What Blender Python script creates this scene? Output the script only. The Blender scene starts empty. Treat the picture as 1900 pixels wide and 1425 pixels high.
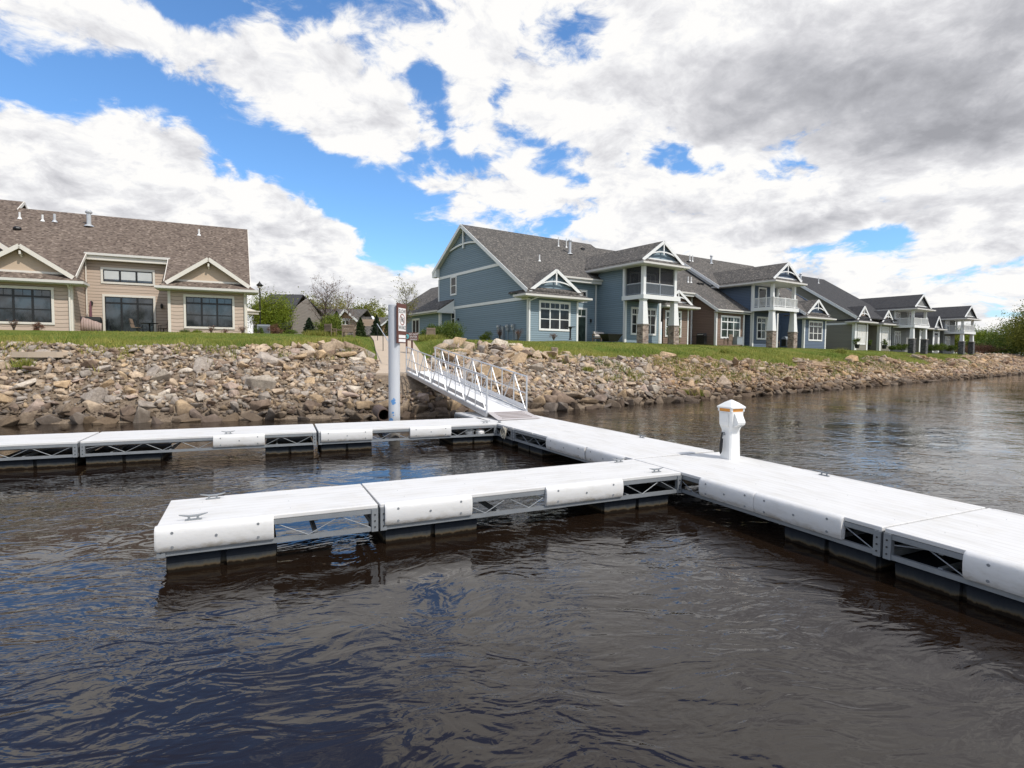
import bpy, bmesh, math, random
import numpy as np
from mathutils import Vector, Matrix
R = math.radians
random.seed(7)
rng = np.random.default_rng(7)
S = bpy.context.scene
COL = S.collection

# ------------------------------------------------------------------ camera
FL = 1043.67; PITCH = 2.884; ROLL = 0.397; CAMZ = 2.14
cd = bpy.data.cameras.new('camera'); cam = bpy.data.objects.new('camera', cd); COL.objects.link(cam)
cd.sensor_width = 36.0; cd.lens = FL / 1900 * 36.0; cd.clip_start = 0.05; cd.clip_end = 8000
_p = R(PITCH); _r = R(ROLL)
_f = Vector((0, math.cos(_p), -math.sin(_p))); _u = Vector((0, math.sin(_p), math.cos(_p))); _x = Vector((1, 0, 0))
_rx = _x * math.cos(_r) + _u * math.sin(_r); _ru = _u * math.cos(_r) - _x * math.sin(_r)
cam.matrix_world = Matrix(((_rx.x, _ru.x, -_f.x, 0), (_rx.y, _ru.y, -_f.y, 0), (_rx.z, _ru.z, -_f.z, CAMZ), (0, 0, 0, 1)))
S.camera = cam
S.view_settings.view_transform = 'Standard'; S.view_settings.look = 'None'
S.view_settings.exposure = 0.44; S.view_settings.gamma = 1.0

def px(x, y, z):
    """the world point at height z that the photograph shows at pixel x, y"""
    d = _rx * (x - 950) + _ru * (712.5 - y) + _f * FL
    return Vector((0, 0, CAMZ)) + d * ((z - CAMZ) / d.z)
def pxd(x, y, dist):
    """the world point at forward distance dist that the photograph shows at pixel x, y"""
    d = _rx * (x - 950) + _ru * (712.5 - y) + _f * FL
    return Vector((0, 0, CAMZ)) + d * (dist / d.y)

# ------------------------------------------------------------------ node helpers
class NT:
    def __init__(s, tree): s.t = tree; s.n = tree.nodes; s.l = tree.links
    def node(s, typ, **kw):
        n = s.n.new(typ)
        for k, v in kw.items(): setattr(n, k, v)
        return n
    def inp(s, sock, v):
        if v is None: return
        if hasattr(v, 'is_output') or isinstance(v, bpy.types.NodeSocket): s.l.new(v, sock)
        else:
            if sock.type == 'RGBA' and len(v) == 3: v = (*v, 1)
            sock.default_value = v
    def m(s, op, a, b=None, c=None, clamp=False):
        n = s.node('ShaderNodeMath', operation=op); n.use_clamp = clamp
        for i, v in enumerate((a, b, c)): s.inp(n.inputs[i], v)
        return n.outputs[0]
    def vm(s, op, a, b=None):
        n = s.node('ShaderNodeVectorMath', operation=op)
        s.inp(n.inputs[0], a); s.inp(n.inputs[1], b)
        return n.outputs['Value'] if op in ('DOT_PRODUCT', 'LENGTH') else n.outputs[0]
    def sep(s, v):
        n = s.node('ShaderNodeSeparateXYZ'); s.l.new(v, n.inputs[0]); return n.outputs
    def comb(s, x, y, z):
        n = s.node('ShaderNodeCombineXYZ')
        for i, v in enumerate((x, y, z)): s.inp(n.inputs[i], v)
        return n.outputs[0]
    def noise(s, vec, scale, detail=4, rough=0.55, lac=2.0, dist=0.0):
        n = s.node('ShaderNodeTexNoise'); s.inp(n.inputs['Vector'], vec)
        for k, v in (('Scale', scale), ('Detail', detail), ('Roughness', rough), ('Lacunarity', lac), ('Distortion', dist)):
            s.inp(n.inputs[k], v)
        return n.outputs['Fac']
    def ramp(s, fac, stops, mode='LINEAR'):
        n = s.node('ShaderNodeValToRGB'); n.color_ramp.interpolation = mode; e = n.color_ramp.elements
        while len(e) < len(stops): e.new(0.5)
        for i, (p, c) in enumerate(stops):
            e[i].position = p; e[i].color = (*c, 1) if len(c) == 3 else c
        s.inp(n.inputs[0], fac); return n.outputs[0]
    def mix(s, fac, a, b, blend='MIX'):
        n = s.node('ShaderNodeMix', data_type='RGBA', blend_type=blend)
        s.inp(n.inputs['Factor'], fac); s.inp(n.inputs[6], a); s.inp(n.inputs[7], b); return n.outputs[2]
    def smooth(s, v, a, b):
        n = s.node('ShaderNodeMapRange', interpolation_type='SMOOTHSTEP')
        s.inp(n.inputs[0], v); n.inputs[1].default_value = a; n.inputs[2].default_value = b
        return n.outputs[0]
    def lin(s, v, a, b, c, d):
        n = s.node('ShaderNodeMapRange'); s.inp(n.inputs[0], v)
        for i, q in enumerate((a, b, c, d)): n.inputs[i + 1].default_value = q
        return n.outputs[0]

# ------------------------------------------------------------------ sun and sky
SUN_AZ, SUN_EL = 128.0, 52.0          # azimuth clockwise from +Y, elevation
sdir = Vector((math.sin(R(SUN_AZ)) * math.cos(R(SUN_EL)), math.cos(R(SUN_AZ)) * math.cos(R(SUN_EL)), math.sin(R(SUN_EL))))
sl = bpy.data.lights.new('sun', 'SUN'); sl.energy = 2.6; sl.angle = R(0.6); sl.color = (1.0, 0.95, 0.87)
so = bpy.data.objects.new('sun', sl); COL.objects.link(so); so.location = (30, -30, 60)
so.rotation_euler = sdir.to_track_quat('Z', 'Y').to_euler()

world = bpy.data.worlds.new('World'); S.world = world; world.use_nodes = True
w = NT(world.node_tree); w.n.clear()
sky = w.node('ShaderNodeTexSky', sky_type='NISHITA'); sky.sun_disc = False
sky.sun_elevation = R(SUN_EL); sky.sun_rotation = R(SUN_AZ); sky.air_density = 1.0; sky.dust_density = 0.3; sky.ozone_density = 3.5
tc = w.node('ShaderNodeTexCoord')
dirv = w.vm('NORMALIZE', tc.outputs['Generated'])
dx, dy, dz = w.sep(dirv)
azd = w.m('MULTIPLY', w.m('ARCTAN2', dx, dy), 180 / math.pi); eld = w.m('MULTIPLY', w.m('ARCSINE', dz), 180 / math.pi)
wz = w.node('ShaderNodeTexNoise'); w.l.new(dirv, wz.inputs['Vector']); wz.inputs['Scale'].default_value = 7.0; wz.inputs['Detail'].default_value = 3
wz2 = w.vm('MULTIPLY', w.vm('SUBTRACT', wz.outputs['Color'], (.5, .5, .5)), (13.0, 8.0, 0.0))
aev = w.vm('ADD', w.comb(azd, eld, 0.0), wz2)
def total(bl):
    """sum of soft elliptical patches: azimuth, elevation, half widths, amount, tilt"""
    o = 0.0
    for a, e, sa, se, amp, rot in bl:
        mp = w.node('ShaderNodeMapping', vector_type='TEXTURE'); w.l.new(aev, mp.inputs[0])
        mp.inputs['Location'].default_value = (a, e, 0); mp.inputs['Rotation'].default_value = (0, 0, R(rot)); mp.inputs['Scale'].default_value = (sa * 1.9, se * 1.9, 1)
        gr_ = w.node('ShaderNodeTexGradient', gradient_type='SPHERICAL'); w.l.new(mp.outputs[0], gr_.inputs[0])
        o = w.m('MULTIPLY_ADD', gr_.outputs['Fac'], amp * 1.15, o)
    return o
COVER = [  # azimuth, elevation, widths, amount, tilt: where the cloud cover is thicker (+) or torn open (-)
    (-35, 13.5, 13, 4.6, .38, -14), (-26, 14.8, 7, 3.0, .36, -28), (-46, 15.0, 7, 3.5, .20, 0), (-18, 7.5, 12, 3.6, .34, -16), (-44, 7, 20, 7, .28, 0), (-10, 5, 8, 3, .2, 0),
    (-41, 20.0, 9, 2.3, -.46, 2), (-30, 18.9, 8, 1.5, -.44, -8), (-20.5, 16.3, 7.5, 3.0, -.55, -36), (-14, 12.5, 4.5, 2.6, -.46, -30), (-8.5, 11.5, 3.5, 2.2, -.36, 0),
    (-9.2, 22.0, 1.4, 3.4, -.46, 14), (-7.0, 18.4, 4.5, 1.0, -.40, 20), (-4.5, 13.9, 2.2, 1.0, .22, 0),
    (-16, 22.3, 10, 3.0, .36, -22), (-30, 25.3, 12, 1.9, .24, -12), (-38, 23.6, 5, 1.0, .18, -8), (-46, 27.0, 5, 1.6, -.25, 0), (-27, 28.5, 12, 1.4, -.22, -10), (-38, 33, 20, 4.5, -.55, 0), (-20, 44, 45, 6.5, -.26, 0), (60, 50, 60, 6, -.40, 0), (-150, 45, 60, 8, -.4, 0),
    (4.8, 28.6, 2.6, 1.9, -.44, 0), (1.0, 24.6, 1.2, 3.2, -.30, 0), (14.8, 19.6, 2.6, 1.3, -.50, -30), (18.5, 17.3, 4.2, .9, -.46, -8), (26.5, 15.6, 3.2, .7, -.36, 6), (31.5, 9.2, 3.6, 1.2, -.52, 0), (27.0, 12.9, 1.4, .7, -.36, 0), (34, 13.2, 2.2, .5, -.28, 10), (38, 6.8, 4, .6, -.24, 0),
    (3.0, 18.6, 2.6, 1.0, -.34, 12), (5.2, 16.6, 2.4, .6, -.30, -8), (.5, 12.6, 3.2, 1.4, -.34, -18), (-4, 9.5, 2.5, 2.2, .26, 0),
    (30, 23, 20, 7, .40, 0), (10, 24, 9, 4, .24, 0), (14, 13, 11, 3.5, .22, 0), (38, 11, 12, 3, .16, 0), (15, 7, 14, 2.5, .16, 0), (60, 25, 25, 20, .3, 0), (14, 36, 22, 3.5, .26, 0)]
GREY = [(34, 21.0, 13, 3.2, .38, -8), (22, 23.2, 9, 1.6, .17, -8), (40, 25.0, 12, 2.0, .20, 0), (17, 20.9, 7, .9, .16, 0), (36, 17.5, 9, 1.7, .30, 0), (30, 27.0, 8, 1.2, .08, 0), (27, 12.0, 8, .8, .16, 0), (40, 11.5, 9, .9, .22, 0),
    (-46, 9.0, 10, 1.5, .14, 0), (-36, 10.6, 6, .9, .10, -16), (-16, 6.4, 7, 1.1, .20, -6), (-24, 12.2, 4, .7, .12, -10), (-7, 7.3, 2.5, 1.2, .12, 0), (-14, 3.5, 10, .7, .14, 0), (66, 30, 16, 12, .25, 0)]
q3 = w.vm('MULTIPLY', dirv, (1.0, 1.0, 1.75))
sc_ = w.m('DIVIDE', 1.0, w.m('ADD', w.m('MAXIMUM', dz, 0.0), 0.42))      # clouds look smaller towards the horizon
def field(off):
    v = w.vm('ADD', q3, (0, 0, off)) if off else q3
    v2 = w.vm('SCALE', v); w.l.new(sc_, v2.node.inputs['Scale'])
    wp = w.node('ShaderNodeTexNoise'); w.l.new(v2, wp.inputs['Vector']); wp.inputs['Scale'].default_value = 5.0; wp.inputs['Detail'].default_value = 3
    wv_ = w.vm('SUBTRACT', wp.outputs['Color'], (.5, .5, .5)); ws = w.vm('SCALE', wv_); ws.node.inputs['Scale'].default_value = 0.16
    v3 = w.vm('ADD', v2, ws)
    vo = w.node('ShaderNodeTexVoronoi', feature='F1'); w.l.new(v3, vo.inputs['Vector']); vo.inputs['Scale'].default_value = 8.5; vo.inputs['Detail'].default_value = 3.0; vo.inputs['Roughness'].default_value = .52; vo.inputs['Lacunarity'].default_value = 2.1; vo.normalize = True
    puff = w.m('SUBTRACT', 1.0, vo.outputs['Distance'])
    fb = w.noise(v3, 4.6, 8, 0.66, 2.1)
    return w.m('ADD', w.m('MULTIPLY', w.m('SUBTRACT', puff, 0.62), 1.05), w.m('MULTIPLY', w.m('SUBTRACT', fb, 0.5), 1.75)), v2
f0, pv = field(0.0)
f1, _ = field(0.055)
cover = total(COVER)
dens = w.m('ADD', w.m('ADD', f0, cover), 0.10)
mask = w.m('POWER', w.smooth(dens, -0.10, 0.24), 1.25)
relief = w.m('MULTIPLY', w.m('SUBTRACT', f0, f1), 0.60)
thick = w.smooth(dens, 0.12, 0.75)
gn = w.lin(w.noise(pv, 6.0, 6, 0.6), 0.30, 0.70, 0.50, 1.35)
grey = w.m('MULTIPLY', total(GREY), gn)
soft = w.m('SUBTRACT', 1.0, w.m('MINIMUM', w.m('MULTIPLY', grey, 0.9), 0.75))
lum = w.m('ADD', w.m('SUBTRACT', w.m('SUBTRACT', 1.02, w.m('MULTIPLY', thick, 0.09)), grey), w.m('MULTIPLY', relief, soft))
lum = w.m('MINIMUM', w.m('MAXIMUM', lum, 0.36), 1.05)
ccol = w.ramp(lum, [(0.28, (0.31, 0.315, 0.345)), (0.55, (0.49, 0.495, 0.53)), (0.78, (0.71, 0.71, 0.74)), (0.93, (0.90, 0.90, 0.915)), (1.0, (1.0, 0.99, 0.975))])
below = w.smooth(eld, -3.0, 0.0)
hz = w.m('MULTIPLY', w.smooth(eld, 7.0, 0.0), 0.55)
bg1 = w.node('ShaderNodeBackground'); w.l.new(w.mix(1.0, sky.outputs[0], (0.62, 0.84, 1.0), 'MULTIPLY'), bg1.inputs[0]); bg1.inputs[1].default_value = 0.15
bg2 = w.node('ShaderNodeBackground'); w.l.new(ccol, bg2.inputs[0]); bg2.inputs[1].default_value = 0.74
mx = w.node('ShaderNodeMixShader'); w.l.new(w.m('MULTIPLY', w.m('MAXIMUM', mask, hz), below), mx.inputs[0]); w.l.new(bg1.outputs[0], mx.inputs[1]); w.l.new(bg2.outputs[0], mx.inputs[2])
wo = w.node('ShaderNodeOutputWorld'); w.l.new(mx.outputs[0], wo.inputs[0])

# ------------------------------------------------------------------ mesh builder and object helpers
class MB:
    def __init__(s): s.v = []; s.f = []; s.mi = []; s.cur = 0
    def add(s, vs, fs):
        b = len(s.v); s.v.extend([tuple(p) for p in vs]); s.f.extend([tuple(b + i for i in f) for f in fs]); s.mi.extend([s.cur] * len(fs)); return s
    def box(s, x0, x1, y0, y1, z0, z1):
        return s.add([(x0, y0, z0), (x1, y0, z0), (x1, y1, z0), (x0, y1, z0), (x0, y0, z1), (x1, y0, z1), (x1, y1, z1), (x0, y1, z1)],
              [(0, 3, 2, 1), (4, 5, 6, 7), (0, 1, 5, 4), (1, 2, 6, 5), (2, 3, 7, 6), (3, 0, 4, 7)])
    def bar(s, a, b, wd, h, up=(0, 0, 1)):
        """rectangular bar from a to b, wd wide across, h high"""
        a = Vector(a); b = Vector(b); d = (b - a).normalized(); u = Vector(up)
        if abs(d.dot(u)) > 0.98: u = Vector((1, 0, 0))
        x = d.cross(u).normalized(); z = x.cross(d).normalized()
        vs = [p + x * (wd / 2 * i) + z * (h / 2 * j) for p in (a, b) for i, j in ((-1, -1), (1, -1), (1, 1), (-1, 1))]
        return s.add(vs, [(0, 1, 2, 3), (7, 6, 5, 4), (0, 4, 5, 1), (1, 5, 6, 2), (2, 6, 7, 3), (3, 7, 4, 0)])
    def tube(s, pts, r, n=6, cap=True):
        pts = [Vector(p) for p in pts]; rs = r if isinstance(r, (list, tuple)) else [r] * len(pts)
        vs = []; fs = []; prev = None
        for i, p in enumerate(pts):
            d = (pts[min(i + 1, len(pts) - 1)] - pts[max(i - 1, 0)]).normalized()
            if prev is None: x = d.orthogonal().normalized()
            else:
                x = prev - d * prev.dot(d); x = x.normalized() if x.length > 1e-6 else d.orthogonal().normalized()
            prev = x; y = d.cross(x)
            for kk in range(n):
                t = 2 * math.pi * kk / n; vs.append(p + (x * math.cos(t) + y * math.sin(t)) * rs[i])
        for i in range(len(pts) - 1):
            for kk in range(n): fs.append((i * n + kk, i * n + (kk + 1) % n, (i + 1) * n + (kk + 1) % n, (i + 1) * n + kk))
        if cap: fs.append(tuple(range(n - 1, -1, -1))); fs.append(tuple((len(pts) - 1) * n + kk for kk in range(n)))
        return s.add(vs, fs)
    def lathe(s, prof, n=16, c=(0, 0, 0)):
        vs = []; fs = []
        for r, z in prof:
            for kk in range(n):
                t = 2 * math.pi * kk / n; vs.append((c[0] + r * math.cos(t), c[1] + r * math.sin(t), c[2] + z))
        for i in range(len(prof) - 1):
            for kk in range(n): fs.append((i * n + kk, i * n + (kk + 1) % n, (i + 1) * n + (kk + 1) % n, (i + 1) * n + kk))
        fs.append(tuple(range(n - 1, -1, -1))); fs.append(tuple((len(prof) - 1) * n + kk for kk in range(n)))
        return s.add(vs, fs)
    def loft(s, rings, cap=True):
        n = len(rings[0]); vs = [p for r in rings for p in r]; fs = []
        for i in range(len(rings) - 1):
            for kk in range(n): fs.append((i * n + kk, i * n + (kk + 1) % n, (i + 1) * n + (kk + 1) % n, (i + 1) * n + kk))
        if cap: fs.append(tuple(range(n - 1, -1, -1))); fs.append(tuple((len(rings) - 1) * n + kk for kk in range(n)))
        return s.add(vs, fs)
    def slab(s, poly, off):
        """a polygon given thickness along the vector off"""
        o = Vector(off); a = [Vector(p) for p in poly]; b = [p + o for p in a]; n = len(a)
        nn = Vector((0, 0, 0))
        for i in range(n): nn += a[i].cross(a[(i + 1) % n])
        fs = [tuple(range(n)), tuple(range(2 * n - 1, n - 1, -1))] + [(i, i + n, (i + 1) % n + n, (i + 1) % n) for i in range(n)]
        if nn.dot(o) > 0: fs = [f[::-1] for f in fs]
        return s.add(a + b, fs)
    def ball(s, c, rx, ry=None, rz=None, n=8, m=6):
        ry = ry or rx; rz = rz or rx
        rings = []
        for i in range(m + 1):
            t = -math.pi / 2 + math.pi * (0.03 + 0.94 * i / m); rings.append([(c[0] + rx * math.cos(t) * math.cos(2 * math.pi * q / n), c[1] + ry * math.cos(t) * math.sin(2 * math.pi * q / n), c[2] + rz * math.sin(t)) for q in range(n)])
        return s.loft(rings)
    def build(s, name, mats, parent=None, smooth=False):
        me = bpy.data.meshes.new(name); me.from_pydata(s.v, [], s.f)
        mats = mats if isinstance(mats, (list, tuple)) else [mats]
        for m_ in mats: me.materials.append(m_)
        if len(mats) > 1: me.polygons.foreach_set('material_index', s.mi)
        if smooth: me.polygons.foreach_set('use_smooth', [True] * len(s.f))
        me.update()
        o = bpy.data.objects.new(name, me); COL.objects.link(o)
        if parent: o.parent = parent
        return o
def tag(o, label=None, cat=None, group=None, kind=None):
    if label: o['label'] = label
    if cat: o['category'] = cat
    if group: o['group'] = group
    if kind: o['kind'] = kind
    return o
def thing(name, label, cat, loc=(0, 0, 0), rz=0.0, group=None):
    o = bpy.data.objects.new(name, None); COL.objects.link(o); o.location = loc; o.rotation_euler = (0, 0, rz); o.empty_display_size = 0.2
    return tag(o, label, cat, group)
def dup(o, loc, rz=None, label=None, group=None, scale=None):
    r_ = o.copy(); COL.objects.link(r_); r_.location = loc
    if rz is not None: r_.rotation_euler = (0, 0, rz)
    if scale: r_.scale = scale if isinstance(scale, (tuple, list)) else (scale,) * 3
    if label: r_['label'] = label
    if group: r_['group'] = group
    for c in list(o.children):
        d = c.copy(); COL.objects.link(d); d.parent = r_
        for g in list(c.children):
            h = g.copy(); COL.objects.link(h); h.parent = d
    return r_
def smoothish(o, ang=35):
    for p in o.data.polygons: p.use_smooth = True
    try: o.data.set_sharp_from_angle(angle=R(ang))
    except Exception: pass
    return o

# ------------------------------------------------------------------ materials
def mat(name):
    m_ = bpy.data.materials.new(name); m_.use_nodes = True; t = NT(m_.node_tree)
    b = t.n['Principled BSDF']; return m_, t, b
def coords(t, which='Object'):
    return t.node('ShaderNodeTexCoord').outputs[which]
def bump(t, b, h, strength=0.5, dist=0.02):
    n = t.node('ShaderNodeBump'); n.inputs['Strength'].default_value = strength; n.inputs['Distance'].default_value = dist
    t.inp(n.inputs['Height'], h); t.l.new(n.outputs[0], b.inputs['Normal']); return n
def plain(name, c, rough=0.6, metal=0.0, var=0.12, scale=6.0, spec=None, bumpy=0.0, bs=40.0):
    m_, t, b = mat(name); v = coords(t)
    n = t.noise(v, scale, 5, 0.6)
    t.inp(b.inputs['Base Color'], t.mix(n, tuple(q * (1 - var) for q in c), tuple(min(1, q * (1 + var)) for q in c)))
    b.inputs['Roughness'].default_value = rough; b.inputs['Metallic'].default_value = metal
    if spec is not None: b.inputs['Specular IOR Level'].default_value = spec
    if bumpy: bump(t, b, t.noise(v, bs, 4), bumpy, 0.01)
    return m_
def siding(name, c, lap=0.17, rough=0.75, wavy=False):
    """horizontal lapped boards: each board leans out towards its lower edge"""
    m_, t, b = mat(name); v = coords(t); x, y, z = t.sep(v)
    zz = z
    if wavy:
        cell = t.m('FLOOR', t.m('DIVIDE', x, 0.62)); zz = t.m('ADD', z, t.m('MULTIPLY', t.m('SINE', t.m('MULTIPLY', x, 7.3)), 0.016))
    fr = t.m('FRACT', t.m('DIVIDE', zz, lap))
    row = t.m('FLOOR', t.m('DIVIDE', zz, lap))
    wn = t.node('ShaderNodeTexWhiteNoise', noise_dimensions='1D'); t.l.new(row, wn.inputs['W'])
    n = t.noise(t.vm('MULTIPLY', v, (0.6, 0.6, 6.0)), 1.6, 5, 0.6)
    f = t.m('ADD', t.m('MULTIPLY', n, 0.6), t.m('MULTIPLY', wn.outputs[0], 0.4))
    shade_or_gap = t.smooth(fr, 0.0, 0.22)       # lap shadow painted into the colour along each board's lower edge
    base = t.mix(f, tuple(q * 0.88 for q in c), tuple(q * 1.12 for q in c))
    t.inp(b.inputs['Base Color'], t.mix(shade_or_gap, tuple(q * 0.38 for q in c), base))
    b.inputs['Roughness'].default_value = rough
    h = t.m('SUBTRACT', 1.0, fr)
    bump(t, b, h, 0.9, 0.035)
    return m_
def shingle(name, cols, rough=0.9):
    m_, t, b = mat(name); v = coords(t); x, y, z = t.sep(v)
    row = t.m('FLOOR', t.m('DIVIDE', z, 0.085))
    wr = t.node('ShaderNodeTexWhiteNoise', noise_dimensions='1D'); t.l.new(row, wr.inputs['W'])
    off = t.m('MULTIPLY', wr.outputs[0], 3.1)
    cx = t.m('FLOOR', t.m('DIVIDE', t.m('ADD', x, off), 0.13)); cy = t.m('FLOOR', t.m('DIVIDE', t.m('ADD', y, off), 0.13))
    wn = t.node('ShaderNodeTexWhiteNoise', noise_dimensions='3D'); t.l.new(t.comb(cx, 0.0, row), wn.inputs['Vector'])
    wn2 = t.node('ShaderNodeTexWhiteNoise', noise_dimensions='3D'); t.l.new(t.comb(cx, cy, row), wn2.inputs['Vector'])
    big_ = t.noise(v, 0.5, 3)
    f = t.m('ADD', t.m('MULTIPLY', wn2.outputs[0], 0.8), t.m('MULTIPLY', big_, 0.2))
    st = [(i / (len(cols) - 1) * 0.9 + 0.02, c) for i, c in enumerate(cols)]
    t.inp(b.inputs['Base Color'], t.ramp(f, st))
    b.inputs['Roughness'].default_value = rough; b.inputs['Specular IOR Level'].default_value = 0.2
    bump(t, b, t.m('ADD', wn2.outputs[0], t.noise(v, 60, 3)), 0.5, 0.012)
    return m_
M = {}
M['white'] = plain('white_trim_paint', (0.78, 0.78, 0.76), 0.5, var=0.05)
M['cream'] = plain('cream_trim_paint', (0.70, 0.655, 0.585), 0.5, var=0.05)
M['gutter'] = plain('pale_gutter', (0.64, 0.615, 0.57), 0.45, var=0.05)
M['soffit'] = plain('soffit_white', (0.62, 0.61, 0.58), 0.6, var=0.05)
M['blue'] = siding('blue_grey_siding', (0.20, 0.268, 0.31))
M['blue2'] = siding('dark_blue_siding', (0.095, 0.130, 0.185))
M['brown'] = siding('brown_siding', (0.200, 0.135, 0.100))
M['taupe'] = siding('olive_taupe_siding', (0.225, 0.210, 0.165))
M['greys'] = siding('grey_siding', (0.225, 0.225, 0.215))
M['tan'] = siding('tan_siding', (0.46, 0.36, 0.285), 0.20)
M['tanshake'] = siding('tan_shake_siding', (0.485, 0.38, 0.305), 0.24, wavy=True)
M['tanpanel'] = plain('tan_panel', (0.53, 0.41, 0.30), 0.7, var=0.06)
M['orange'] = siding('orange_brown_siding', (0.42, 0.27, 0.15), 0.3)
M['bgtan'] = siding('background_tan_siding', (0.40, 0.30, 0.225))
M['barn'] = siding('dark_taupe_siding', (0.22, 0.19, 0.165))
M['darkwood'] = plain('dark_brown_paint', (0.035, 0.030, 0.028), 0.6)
M['roof_brown'] = shingle('brown_shingles', [(0.050, 0.037, 0.030), (0.11, 0.083, 0.067), (0.170, 0.134, 0.108), (0.125, 0.094, 0.078), (0.260, 0.208, 0.168)])
M['roof_grey'] = shingle('grey_shingles', [(0.035, 0.034, 0.032), (0.085, 0.078, 0.072), (0.125, 0.114, 0.103), (0.065, 0.062, 0.06), (0.23, 0.205, 0.18)])
M['roof_dark'] = shingle('charcoal_shingles', [(0.030, 0.030, 0.033), (0.05, 0.05, 0.052), (0.066, 0.064, 0.066), (0.045, 0.045, 0.05)])
M['blackframe'] = plain('black_window_frame', (0.012, 0.012, 0.013), 0.4)
M['black'] = plain('black_metal', (0.012, 0.012, 0.013), 0.45)
M['steel'] = plain('grey_steel_box', (0.30, 0.33, 0.36), 0.45, 0.3)
M['vent'] = plain('vent_pipe_metal', (0.55, 0.56, 0.57), 0.4, 0.4)
M['pvc'] = plain('white_vent_pipe', (0.75, 0.75, 0.73), 0.5)
M['alu'] = plain('aluminium', (0.62, 0.63, 0.65), 0.42, 0.55, var=0.08)
M['wood'] = plain('weathered_wood', (0.22, 0.16, 0.12), 0.8, var=0.25, scale=14)
M['signwood'] = plain('dark_red_brown_board', (0.12, 0.045, 0.033), 0.6)
M['signwhite'] = plain('white_sign_face', (0.80, 0.78, 0.76), 0.5, var=0.03)
M['signblack'] = plain('black_lettering', (0.02, 0.02, 0.02), 0.6)
M['signred'] = plain('red_sign_paint', (0.45, 0.06, 0.04), 0.5)
M['signorange'] = plain('dull_red_sign_paint', (0.30, 0.09, 0.06), 0.5)
M['teal'] = plain('teal_emblem', (0.12, 0.42, 0.46), 0.5)
M['amber'] = plain('amber_lens', (0.70, 0.30, 0.06), 0.25, var=0.2, scale=20)
M['cloth'] = plain('dusty_pink_cover', (0.38, 0.28, 0.25), 0.85, var=0.2)
M['maroon'] = plain('maroon_cloth', (0.17, 0.07, 0.09), 0.85)
M['cushion'] = plain('pale_cushion', (0.50, 0.46, 0.43), 0.9)
M['concrete'] = plain('tan_concrete', (0.46, 0.37, 0.28), 0.85, var=0.10, scale=3, bumpy=0.2)
M['abut'] = plain('grey_concrete', (0.30, 0.27, 0.23), 0.85, var=0.25, scale=3, bumpy=0.3)
M['rope'] = plain('pale_rope', (0.50, 0.46, 0.38), 0.9, var=0.3, scale=40)
M['bluepaint'] = plain('blue_paint_scuff', (0.10, 0.25, 0.50), 0.6)

def glass_mat(name, c=(0.012, 0.014, 0.016), rough=0.06):
    """window glass in front of a dim room: dark, with the sky and river mirrored in it"""
    m_, t, b = mat(name); v = coords(t)
    n = t.noise(t.vm('MULTIPLY', v, (1.1, 1.1, 0.7)), 1.3, 4, 0.6)
    t.inp(b.inputs['Base Color'], t.ramp(n, [(0.40, tuple(q * 0.5 for q in c)), (0.62, tuple(q * 2.2 for q in c))]))
    b.inputs['Roughness'].default_value = rough; b.inputs['IOR'].default_value = 1.36
    bump(t, b, t.noise(v, 0.9, 2), 0.04, 0.05)
    return m_
M['glass'] = glass_mat('window_glass'); M['glass_tan'] = glass_mat('grey_window_glass', (0.022, 0.026, 0.032), 0.05)
M['glass_tan'].node_tree.nodes['Principled BSDF'].inputs['IOR'].default_value = 1.75
M['glass_green'] = glass_mat('greenish_window_glass', (0.030, 0.042, 0.035))
M['blind'] = plain('white_window_blind', (0.55, 0.56, 0.55), 0.25, var=0.12, scale=2)
M['lace'] = plain('white_lattice_curtain', (0.68, 0.66, 0.62), 0.6, var=0.25, scale=9)

def stone_mat():
    m_, t, b = mat('stacked_stone'); v = coords(t)
    vo = t.node('ShaderNodeTexVoronoi'); t.inp(vo.inputs['Vector'], t.vm('MULTIPLY', v, (4.2, 4.2, 9.0))); vo.inputs['Scale'].default_value = 1.0
    t.inp(b.inputs['Base Color'], t.ramp(t.sep(vo.outputs['Color'])[0], [(0.0, (0.14, 0.105, 0.085)), (0.4, (0.29, 0.22, 0.18)), (0.7, (0.42, 0.34, 0.28)), (1.0, (0.23, 0.205, 0.19))]))
    b.inputs['Roughness'].default_value = 0.9
    bump(t, b, t.m('SUBTRACT', 1.0, vo.outputs['Distance']), 0.7, 0.03); return m_
M['stone'] = stone_mat()
def stone_dark():
    m_ = M['stone'].copy(); m_.name = 'dark_stacked_stone'
    for n in m_.node_tree.nodes:
        if n.type == 'VALTORGB':
            for e, c in zip(n.color_ramp.elements, [(0.045, 0.045, 0.05), (0.09, 0.09, 0.095), (0.16, 0.155, 0.15), (0.07, 0.07, 0.075)]): e.color = (*c, 1)
    return m_
M['stone_dark'] = stone_dark()

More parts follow.
